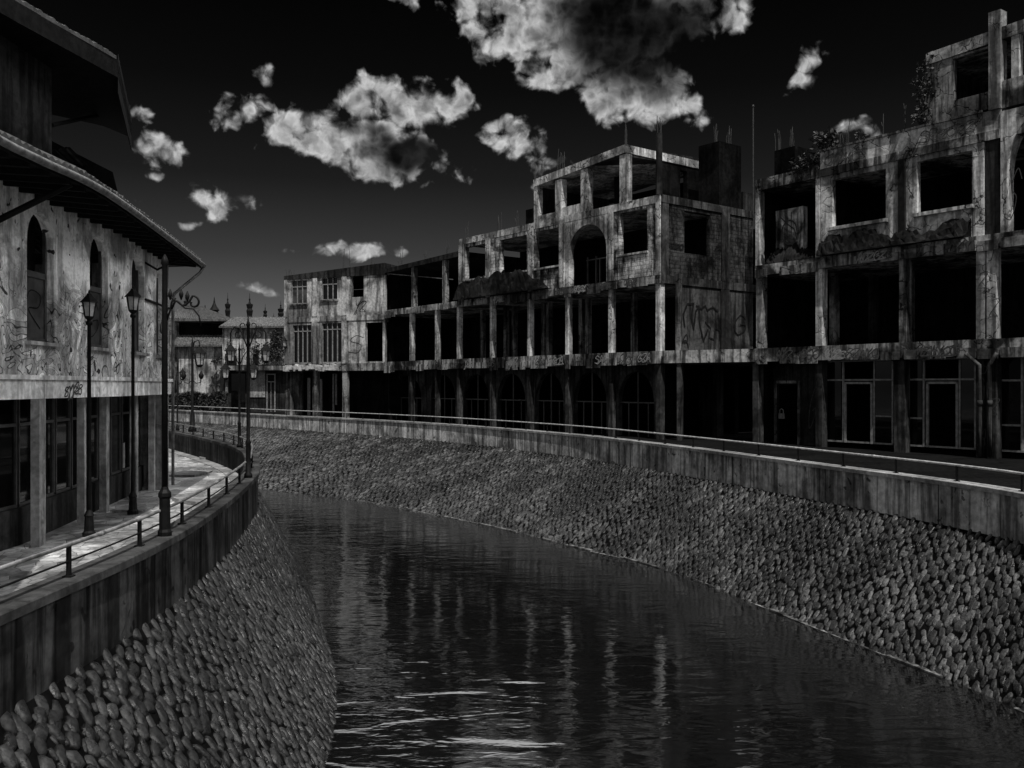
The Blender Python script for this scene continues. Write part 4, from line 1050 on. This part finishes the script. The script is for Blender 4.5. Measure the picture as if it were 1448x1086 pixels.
mb.build('door', 'frame_paint', h2)
mb = MB(); mb.box(PX(326, 0, Y2)[0], PX(346, 0, Y2)[0], Y2 + .2, Y2 + .295, STREET, 1.2); mb.build('shop_window', 'glass', h2)
mb = MB(); mb.box(PX(352, 0, Y2)[0], PX(374, 0, Y2)[0], Y2 + .2, Y2 + .295, -1.2, 1.5); mb.build('shutter', 'rear_plaster', h2)

# ------------------------------------------------------------------ greenery
def plant(name, label, cat, base, blobs, nleaf, size, seed, group=None):
    r = random.Random(seed); ob = thing(name, label, cat, base, group)
    st = MB(); lf = MB()
    for bx, by, bz, br in blobs:
        c = Vector(base) + Vector((bx, by, bz))
        mid = (Vector(base) + c) / 2 + Vector((r.uniform(-.1, .1), r.uniform(-.1, .1), 0))
        st.tube([base, mid, c], [.045, .03, .012], 5)
        for i in range(int(nleaf * br * br) + 6):
            d = Vector((r.gauss(0, 1), r.gauss(0, 1), r.gauss(0, 1))).normalized() * br * (r.random() ** .45)
            p = c + d; u = Vector((r.gauss(0, 1), r.gauss(0, 1), r.gauss(0, .6))).normalized(); w = u.cross(Vector((r.gauss(0, 1), r.gauss(0, 1), 1))).normalized()
            s_ = size * r.uniform(.6, 1.3)
            lf.add([p, p + u * s_ * .5 + w * s_ * .3, p + u * s_, p + u * s_ * .5 - w * s_ * .3], [(0, 1, 2, 3)])
    st.build('stem', 'bark', ob); lf.build('foliage', 'leaf', ob); return ob
def on_wing(px, n, z): return FW.p(FW.t(px, n), z, n)
G = 'weeds rooted on the right ruin parapet'
plant('weed_shrub', 'bushy weed hanging over the low roof edge beside the concrete core', 'weed', on_wing(1146, -.2, 9.6), [(-.45, 0, .25, .42), (.1, 0, .5, .5), (.5, 0, .3, .4), (-.1, 0, -.05, .45), (-.6, 0, .0, .3)], 420, .22, 1, G)
plant('weed_shrub', 'spiky weed standing at the step of the parapet', 'weed', on_wing(1166, -.1, 10.24), [(0, 0, .35, .42), (.3, 0, .6, .34), (-.3, 0, .5, .3), (.5, 0, .15, .32)], 420, .24, 2, G)
plant('weed_shrub', 'small weed tuft in the middle of the parapet top', 'weed', on_wing(1216, -.1, 10.24), [(0, 0, .2, .2), (.2, 0, .1, .16), (-.1, 0, .4, .1)], 300, .14, 3, G)
plant('weed_shrub', 'low weed tuft beside the spiky weed', 'weed', on_wing(1185, -.1, 10.24), [(0, 0, .12, .18), (.3, 0, .08, .15)], 260, .12, 33, G)
plant('weed_shrub', 'weed at the foot of the broken roof storey', 'weed', on_wing(1302, .0, 10.24), [(0, 0, .25, .25), (-.2, 0, .4, .2), (.25, 0, .45, .25)], 300, .16, 4, G)
plant('creeper', 'creeper climbing the broken corner of the right roof storey', 'creeper', on_wing(1308, .1, 10.3), [(0, 0, .6, .28), (-.12, 0, 1.1, .3), (.05, 0, 1.6, .28), (-.05, 0, 2.1, .26), (.2, 0, 2.5, .25), (.3, 0, 1.2, .3), (.5, 0, 1.9, .3), (-.25, 0, .3, .3), (-.3, 0, 1.5, .28), (.15, 0, .2, .3)], 620, .15, 5)
p = PX(389, 516, Y2 - .5)
plant('potted_tree', 'dark leafy tree in front of the white balcony house', 'tree', (p[0], Y2 - .5, zBal - .1), [(0, 0, 2.2, .8), (-.7, 0, 1.9, .6), (.35, 0, 2.9, .6), (-.9, -.1, 1.3, .45), (.5, 0, 1.4, .6), (0, 0, 3.3, .45), (-.3, 0, 1.0, .4), (-1.1, 0, 2.0, .3)], 190, .3, 6)
p = PX(306, 513, Y1 - 1)
plant('potted_tree', 'small leafy bush against the pilaster of the balcony house', 'tree', (p[0], Y1 - 1.2, 1.6), [(0, 0, .8, .5), (.3, 0, 1.2, .4), (-.3, 0, 1.1, .35)], 200, .25, 7)
bx = thing('hedge', 'low dark hedge along the far bank before the tiled house', 'hedge', (-32, 92, STREET))
mb = MB(); r = random.Random(8)
for i in range(5200):
    x = r.uniform(-36, -28.4); y = 91 + r.uniform(-.5, .5) - (x + 32) * .25; z = STREET + r.random() ** .7 * 1.95 + .12 * math.sin(x * 2.1)
    u = Vector((r.gauss(0, 1), r.gauss(0, 1), r.gauss(0, 1))).normalized() * .22; w = Vector((r.gauss(0, 1), r.gauss(0, 1), r.gauss(0, 1))).normalized() * .1
    p = Vector((x, y, z)); mb.add([p - u, p + w, p + u, p - w], [(0, 1, 2, 3)])
mb.build('foliage', 'leaf', bx)
mb = MB(); mb.prism([(-36, 91.9), (-28.4, 90.0), (-28.3, 90.35), (-35.9, 92.3)], STREET, STREET + 1.5); mb.build('stems', 'bark', bx)

# ------------------------------------------------------------------ lamps
def lantern(par, x, y, z, s, seg=6, hang=False):
    """glass lantern, z = bottom of its cage, s = height of the glass"""
    g = MB(); r0, r1 = s * .30, s * .47
    g.lathe(x, y, [(r0 * .92, z), (r1 * .92, z + s)], seg); o = g.build('lantern_glass', 'lamp_glass', par)
    f = MB()
    for k in range(seg):
        a = 2 * PI * k / seg; c, n = math.cos(a), math.sin(a)
        f.tube([(x + r0 * c, y + r0 * n, z), (x + r1 * c, y + r1 * n, z + s)], .035 * s, 4)
    f.lathe(x, y, [(r0 * .5, z - s * .22), (r0 * 1.1, z - s * .04), (r0 * 1.1, z + s * .03)], seg)
    f.lathe(x, y, [(r1 * 1.35, z + s * .98), (r1 * 1.3, z + s * 1.04), (r1 * .8, z + s * 1.28), (r1 * .38, z + s * 1.5), (r1 * .34, z + s * 1.58), (r1 * .12, z + s * 1.62), (r1 * .16, z + s * 1.7), (.008, z + s * 1.85)], seg)
    f.build('lantern_cage', 'iron', par); return o
def lamp(label, x, y, z0, H, s=.36, rp=.06, group=None):
    ob = thing('street_lamp', label, 'street lamp', (x, y, z0), group)
    zt = z0 + H - s * 2.0
    mb = MB(True); mb.lathe(x, y, [(rp, z0 + .5), (rp, z0 + 1.0), (rp * .85, z0 + 1.1), (rp * .75, zt - .12), (rp * 1.3, zt - .1), (rp * 1.3, zt - .05), (rp * .7, zt)], 10); mb.build('pole', 'iron', ob)
    mb = MB(); mb.lathe(x, y, [(rp * 2.6, z0), (rp * 2.6, z0 + .08), (rp * 2.0, z0 + .12), (rp * 1.7, z0 + .4), (rp * 2.0, z0 + .43), (rp * 1.2, z0 + .52), (rp, z0 + .55)], 10); mb.build('base', 'iron', ob)
    lantern(ob, x, y, zt + s * .2, s); return ob
GL = 'single lantern street lamps by the graffiti building'
p = PX(126, 745, 18.6); lamp('black lantern street lamp standing between the first two arched windows', p[0], 18.6, PAVE, 5.05, .30, .05, GL)
p = PX(188, 697, 21.8); lamp('black lantern street lamp in front of the third arched window', p[0], 21.8, PAVE, 5.5, .33, .05, GL)

def curl(mb, f, pts, r=.018): mb.tube([f(a, b) for a, b in pts], r, 6)
def spiral(cx, cz, r0, r1, a0, a1, n=16):
    return [(cx + (r0 + (r1 - r0) * i / n) * math.cos(a0 + (a1 - a0) * i / n), cz + (r0 + (r1 - r0) * i / n) * math.sin(a0 + (a1 - a0) * i / n)) for i in range(n + 1)]
# tall post with the scroll bracket, on the parapet
X, Yp = (233 - 724) / F * 13.25, 13.25
tp = thing('scroll_post', 'tall dark iron post with thick base and scrolled bracket, on the left parapet', 'street lamp', (X, Yp, COP))
mb = MB(True); mb.lathe(X, Yp, [(.044, COP + .6), (.042, 1.2), (.038, 1.75), (.055, 1.78), (.048, 1.84), (.008, 1.92)], 12); mb.build('pole', 'iron', tp)
mb = MB(); mb.lathe(X, Yp, [(.105, COP - .005), (.105, COP + .06), (.085, COP + .1), (.08, COP + .55), (.1, COP + .58), (.095, COP + .63), (.06, COP + .68), (.046, COP + .72)], 8); mb.build('base', 'iron', tp)
mb = MB(True); ff = lambda a, b: (X + a, Yp + .0, b)
curl(mb, ff, [(.03, .95), (.08, 1.1), (.1, 1.22), (.16, 1.28)], .014)
curl(mb, ff, [(.1, 1.12)] + [(.12 + .03 * i, 1.2 + .035 * math.sin(i * .9)) for i in range(1, 9)] + spiral(.42, 1.21, .1, .03, 1.7, -3.6, 18), .016)
curl(mb, ff, [(.03, 1.32), (.15, 1.25), (.3, 1.13), (.42, 1.12), (.5, 1.02), (.53, .88)], .012)
for a, b in ((.08, 1.33), (.24, 1.33), (.33, 1.3)):
    mb.lathe(X + a, Yp, [(.008, b - .08), (.03, b - .02), (.035, b + .01), (.006, b + .08)], 6)
mb.build('bracket', 'iron', tp)

def twin(label, px, py, Y, H, span, s, zoff):
    """post with scrolled arms from which lanterns hang"""
    x = (px - 724) / F * Y; z0 = COP
    ob = thing('twin_lamp', label, 'street lamp', (x, Y, z0), 'ornate twin lantern lamps along the river bend')
    mb = MB(True); mb.lathe(x, Y, [(.1, z0 - .005), (.1, z0 + .08), (.065, z0 + .12), (.055, z0 + .8), (.075, z0 + .83), (.045, z0 + .9), (.038, z0 + H - .1), (.06, z0 + H - .08), (.03, z0 + H), (.008, z0 + H + .16)], 10); mb.build('pole', 'iron', ob)
    for sg in (-1, 1):
        f = lambda a, b: (x + sg * a, Y, b)
        mb = MB(True); zt = z0 + H - .25
        curl(mb, f, [(.03, zt - .35), (.12, zt - .1), (.22 * span / .45, zt + .1), (span * .8, zt + .12), (span, zt - .02), (span, zt - .22)], .016)
        curl(mb, f, spiral(span * .55, zt - .08, .1, .03, 1.5, -3.5), .012)
        curl(mb, f, spiral(.12, zt + .16, .09, .03, -1.4, 3.4), .012)
        mb.build('arm', 'iron', ob)
        lantern(ob, x + sg * span, Y, zt - .24 - s * 1.85, s)
    return ob
twin('ornate twin lantern lamp at the tip of the parapet curve, tallest of the river lamps', 351, 676, 21.6, 3.72, .42, .24, 0)
twin('ornate twin lantern lamp just beyond the parapet tip with lanterns below the white balcony', 338.5, 632, 32.3, 3.55, .5, .32, 0)
# lamp with hanging lantern on the far left parapet
x, Y = (272 - 724) / F * 43.2, 43.2
ob = thing('hook_lamp', 'iron lamp with a large lantern and side bulbs before the tiled house', 'street lamp', (x, Y, COP))
mb = MB(True); mb.lathe(x, Y, [(.2, COP - .005), (.2, COP + .15), (.12, COP + .25), (.11, COP + .8), (.07, COP + .9), (.055, 2.0), (.03, 2.15), (.01, 2.4)], 10); mb.build('pole', 'iron', ob)
mb = MB(True); curl(mb, lambda a, b: (x + a, Y, b), [(0, 1.7), (.1, 2.1), (.3, 2.15), (.34, 2.0)], .03); mb.build('arm', 'iron', ob)
for sg in (-1, 1):
    mb = MB(True); curl(mb, lambda a, b: (x + sg * a, Y, b), [(0, .25), (.2, .1), (.4, .15), (.42, .35)], .022); mb.build('arm', 'iron', ob)
    mb = MB(True); mb.lathe(x + sg * .42, Y, [(.05, .3), (.12, .4), (.13, .5), (.05, .62), (.01, .7)], 8); mb.build('side_bulb', 'iron', ob)
lantern(ob, x + .34, Y, .98, .55)
x, Y = (251 - 724) / F * 55, 55.0
ob = thing('street_lamp', 'small far street lamp with side lantern beside the tall scroll post', 'street lamp', (x, Y, PAVE))
mb = MB(True); mb.lathe(x, Y, [(.12, PAVE), (.1, PAVE + .6), (.05, PAVE + .7), (.045, .2), (.02, .5)], 8); mb.build('pole', 'iron', ob)
mb = MB(); curl(mb, lambda a, b: (x + a, Y, b), [(0, .05), (.2, .12), (.3, .3)], .025); mb.build('arm', 'iron', ob); lantern(ob, x + .3, Y, .4, .36)
q = FA.p(.15, 0, .35)
ob = thing('wall_lantern', 'small black wall lantern on the corner pilaster of the plastered block', 'lantern', (q[0], q[1], 3.0))
lantern(ob, q[0], q[1], 3.0, .42); mb = MB(); mb.tube([FA.p(.15, 2.95, .13), FA.p(.15, 2.8, .3), (q[0], q[1], 2.93)], .03, 6); mb.build('bracket', 'iron', ob)
# planters and street clutter by the bend
for lab, px, Y, w, h in (('dark square planter on the white balcony left of the lamps', 327, Y2 - .55, .45, 1.0), ('slim dark planter column on the white balcony right of the lamps', 362, Y2 - .55, .2, 1.3)):
    x = (px - 724) / F * Y; ob = thing('planter', lab, 'planter', (x, Y, zBal - .1))
    mb = MB(); zb = zBal - .1; mb.hexa([(x - w * .8, Y - w * .6, zb), (x + w * .8, Y - w * .6, zb), (x + w * .8, Y + w * .6, zb), (x - w * .8, Y + w * .6, zb)], [(x - w, Y - w * .7, zb + h), (x + w, Y - w * .7, zb + h), (x + w, Y + w * .7, zb + h), (x - w, Y + w * .7, zb + h)]); mb.build('pot', 'iron', ob)
    mb = MB(); r = random.Random(px)
    for i in range(140):
        p = Vector((x, Y, zb + h + .4)) + Vector((r.gauss(0, .22), r.gauss(0, .15), r.gauss(0, .38))); u = Vector((r.gauss(0, 1), r.gauss(0, 1), r.gauss(0, 1))).normalized() * .16; v = Vector((r.gauss(0, 1), r.gauss(0, 1), r.gauss(0, 1))).normalized() * .07
        mb.add([p - u, p + v, p + u, p - v], [(0, 1, 2, 3)])
    mb.build('foliage', 'leaf', ob)
# loose slabs on the left pavement
r = random.Random(21)
SL = (('broken paving slab lying against the shop front corner', -10.9, 27.2, .5, .3), ('tilted paving slab beyond the shop pillars', -11.2, 31.5, .9, .5), ('cracked paving slab in the sun near the scroll post', -8.4, 24.0, .7, .4), ('thin paving slab by the third shop pillar', -9.5, 22.5, .5, .35), ('wide paving slab far along the pavement', -12.4, 38.5, .9, .5))
for lab, x, y, a, b in SL:
    mb = MB(); th = r.uniform(0, 3); c, s_ = math.cos(th), math.sin(th)
    pts = [(x + c * u * a - s_ * v * b, y + s_ * u * a + c * v * b) for u, v in ((-1, -1), (.2, -1.1), (1, -.9), (1.05, .7), (.1, 1), (-.9, .8))]
    mb.prism(pts, PAVE + .004, [PAVE + .05 + r.uniform(0, .06) for _ in pts]); setp(mb.build('paving_slab', 'coping_stone'), lab, 'paving slab', 'loose paving slabs on the left pavement')

# ------------------------------------------------------------------ lift everything so that the far street is z = 0
for o in list(scene.objects):
    if o.parent is None: o.location.z += LIFT

# ------------------------------------------------------------------ camera
cam = bpy.data.cameras.new('camera'); co = bpy.data.objects.new('camera', cam); COL.objects.link(co)
co.location = (0, 0, LIFT); co.rotation_euler = (PI / 2, 0, 0)
cam.sensor_width = 36; cam.lens = 36 * F / 1448; cam.shift_y = 2 / 1448
cam.clip_start = .1; cam.clip_end = 6000
scene.camera = co

# ------------------------------------------------------------------ light
SUN_EL, SUN_DIR = math.radians(60), Vector((.28, -.96)).normalized()
sun = bpy.data.lights.new('sun', 'SUN'); so = bpy.data.objects.new('sun', sun); COL.objects.link(so)
sun.energy = 4.0; sun.angle = math.radians(.5); sun.color = (1, .985, .96)
d = Vector((SUN_DIR.x * math.cos(SUN_EL), SUN_DIR.y * math.cos(SUN_EL), math.sin(SUN_EL)))
so.rotation_euler = d.to_track_quat('Z', 'Y').to_euler(); so.location = (0, -20, 60)

w = bpy.data.worlds.new('World'); scene.world = w; w.use_nodes = True
nt = w.node_tree; nt.nodes.clear(); b = NB(nt)
sky = b.n('ShaderNodeTexSky', sky_type='NISHITA'); sky.sun_disc = False; sky.sun_elevation = SUN_EL
sky.sun_rotation = math.atan2(SUN_DIR.x, SUN_DIR.y)
bw = b.n('ShaderNodeRGBToBW'); b.link(sky.outputs[0], bw.inputs[0])
tc = b.n('ShaderNodeTexCoord'); sep = b.n('ShaderNodeSeparateXYZ'); b.link(tc.outputs['Generated'], sep.inputs[0])
dx, dy, dz = sep.outputs
az = b.math('ARCTAN2', dx, dy); el = b.math('ARCSINE', dz)
# deep-filtered sky: dark away from the sun, lighter low down
front = b.smooth(dy, .05, .75)
low = b.ramp(b.math('DIVIDE', el, 1.5708, clamp=True), [(0.0, .30), (.04, .21), (.09, .092), (.14, .034), (.20, .013), (.26, .005), (.5, .005), (1, .05)])
lowb = b.n('ShaderNodeRGBToBW'); b.link(low, lowb.inputs[0])
k = b.mix(front, 0.6, lowb.outputs[0])
base = b.math('MULTIPLY', bw.outputs[0], k)
# clouds
cmb = b.n('ShaderNodeCombineXYZ'); b.link(az, cmb.inputs[0]); b.link(el, cmb.inputs[1])
def warped(vec, scale, amt, detail):
    q = b.n('ShaderNodeTexNoise'); b.link(vec, q.inputs['Vector']); q.inputs['Scale'].default_value = scale; q.inputs['Detail'].default_value = detail
    m_ = b.n('ShaderNodeVectorMath', operation='MULTIPLY_ADD'); b.link(q.outputs['Color'], m_.inputs[0]); m_.inputs[1].default_value = (amt, amt * .8, 0); b.link(vec, m_.inputs[2])
    o_ = b.n('ShaderNodeVectorMath', operation='SUBTRACT'); b.link(m_.outputs[0], o_.inputs[0]); o_.inputs[1].default_value = (amt / 2, amt * .4, 0)
    return o_.outputs[0]
big_w = warped(cmb.outputs[0], 14, .07, 3)
s2 = b.n('ShaderNodeSeparateXYZ'); b.link(big_w, s2.inputs[0]); ca, ce = s2.outputs[0], s2.outputs[1]
BL = [(850, 20, 175, 95, .9), (745, 40, 100, 70, .55), (900, 120, 100, 52, .7), (1030, 5, 55, 38, .45), (975, 145, 32, 26, .4), (695, 5, 70, 45, .45), (780, 95, 70, 40, .5), (570, -10, 50, 20, .3),
      (445, 185, 84, 42, .55), (540, 208, 90, 50, .8), (515, 145, 60, 40, .55), (585, 138, 72, 38, .6), (645, 148, 38, 32, .45), (398, 172, 36, 20, .38), (490, 215, 70, 26, .45), (570, 240, 50, 14, .4),
      (350, 148, 24, 24, .38), (325, 150, 26, 22, .36), (370, 108, 24, 13, .3), (220, 208, 54, 31, .46), (197, 150, 20, 17, .38), (312, 280, 50, 25, .46), (335, 292, 34, 14, .4), (255, 305, 20, 9, .28), (194, 282, 14, 7, .25),
      (500, 347, 66, 18, .5), (540, 354, 40, 9, .36), (362, 406, 52, 9, .38), (702, 192, 30, 18, .42), (735, 205, 30, 28, .42), (756, 222, 18, 26, .36), (785, 236, 44, 14, .36), (632, 234, 34, 14, .34), (610, 256, 14, 7, .24), (1130, 112, 30, 20, .42), (1137, 78, 20, 16, .34), (1195, 196, 34, 16, .35), (425, 350, 26, 7, .24), (800, 262, 40, 10, .28), (215, 235, 26, 12, .36),
      (500, -190, 330, 120, .5), (1000, -320, 380, 120, .5), (100, -330, 260, 110, .5), (-150, 60, 120, 90, .45), (-260, 330, 160, 70, .4), (1700, 280, 140, 60, .4)]  # unseen clouds outside the view; upper ones added to brighten the water
CORES = [(905, 50, 135, 88, 1.0), (850, 70, 70, 60, .7), (590, 212, 48, 32, 1.0), (545, 195, 40, 22, .5), (490, 180, 30, 16, .35)]
def blobs(lst, a_, e_):
    field = None
    for px, py, rx, ry, pk in lst:
        u, v = (px - 724) / F, (HZ - py) / F
        A0 = math.atan(u); E0 = math.atan(v * math.cos(A0)); sx = rx / F * math.cos(A0) ** 2; sy = ry / F * math.cos(E0)
        tx = b.math('DIVIDE', b.math('SUBTRACT', a_, A0), sx); ty = b.math('DIVIDE', b.math('SUBTRACT', e_, E0), sy)
        r2 = b.math('MULTIPLY_ADD', ty, ty, b.math('MULTIPLY', tx, tx))
        fv = b.math('MULTIPLY', b.math('SUBTRACT', 1.0, r2), pk)
        field = fv if field is None else b.math('MAXIMUM', field, fv)
    return field
field = b.math('MAXIMUM', blobs(BL, ca, ce), -.7)
core = b.smooth(blobs(CORES, ca, ce), -.15, .75)
fw = warped(cmb.outputs[0], 38, .022, 5)
def puffs(scale, detail):
    q = b.n('ShaderNodeTexVoronoi', feature='SMOOTH_F1', voronoi_dimensions='2D'); b.link(fw, q.inputs['Vector'])
    q.inputs['Scale'].default_value = scale; q.inputs['Smoothness'].default_value = .6; q.inputs['Detail'].default_value = detail; q.inputs['Roughness'].default_value = .55
    return q.outputs['Distance']
pf = puffs(44, 2.5)
med = b.noise(fw, 26, 3, .5); fine = b.noise(fw, 70, 8, .68, .4)
soft = b.math('ADD', field, b.math('MULTIPLY', b.math('SUBTRACT', med, .5), 1.25))
soft = b.math('ADD', soft, b.math('MULTIPLY', b.math('SUBTRACT', .42, pf), .42))
dens = b.math('ADD', soft, b.math('MULTIPLY', b.math('SUBTRACT', fine, .5), .62))
alpha = b.smooth(dens, -.06, .5)
cl = b.ramp(soft, [(0.0, .32), (.16, .52), (.30, .56), (.48, .32), (.66, .15), (.85, .06), (1.0, .03)])
clb = b.n('ShaderNodeRGBToBW'); b.link(cl, clb.inputs[0])
shade = b.smooth(b.math('ADD', b.math('MULTIPLY', med, .5), b.math('MULTIPLY', b.noise(fw, 60, 3, .5), .5)), .38, .62, .45, 1.3)
clv = b.math('MULTIPLY', b.math('MULTIPLY', clb.outputs[0], shade), alpha)
clv = b.math('MULTIPLY', clv, b.math('SUBTRACT', 1.0, b.math('MULTIPLY', core, .965)))
over = b.math('MULTIPLY', b.math('MULTIPLY', b.math('MULTIPLY', b.smooth(el, .405, .435), b.mix(b.math('MULTIPLY', b.smooth(az, -.7, -.35), b.smooth(az, .05, .2, 1.0, 0.0)), .5, 2.1)), b.smooth(el, .60, .85, 1.0, .1)), b.smooth(b.noise(tc.outputs['Generated'], 5, 5, .55, .4), .35, .6, .7, 1.0))  # unseen bright band above the view, added for the water's reflection
clv = b.math('ADD', clv, over)
right = b.math('MULTIPLY', b.math('MULTIPLY', b.smooth(dx, .5, .8), b.smooth(el, .28, .6)), 2.5)  # unseen bright sky bank added to fill the left building's wall
up = b.smooth(dz, .0, .02)
# unseen bright cloud behind and overhead, added as fill light
gen = b.smooth(b.noise(tc.outputs['Generated'], 3.2, 8, .6, .3), .5, .68, 0, 1)
back = b.math('MULTIPLY', b.math('MULTIPLY', gen, b.math('SUBTRACT', 1.0, front)), .35)
tot = b.math('ADD', b.math('ADD', b.math('MULTIPLY', b.math('MULTIPLY', base, .1), b.math('SUBTRACT', 1.0, b.math('MULTIPLY', alpha, front))), b.math('MULTIPLY', b.math('MULTIPLY', clv, front), up)), b.math('ADD', back, right))
bg = b.n('ShaderNodeBackground'); wo = b.n('ShaderNodeOutputWorld')
b.link(b.grey(b.math('MULTIPLY', tot, 10.0)), bg.inputs['Color']); bg.inputs['Strength'].default_value = .1
b.link(bg.outputs[0], wo.inputs['Surface'])
w.cycles.sampling_method = 'MANUAL'; w.cycles.sample_map_resolution = 512

vs = scene.view_settings; vs.view_transform = 'Standard'; vs.look = 'None'; vs.exposure = 0; vs.gamma = 1
scene.cycles.max_bounces = 6
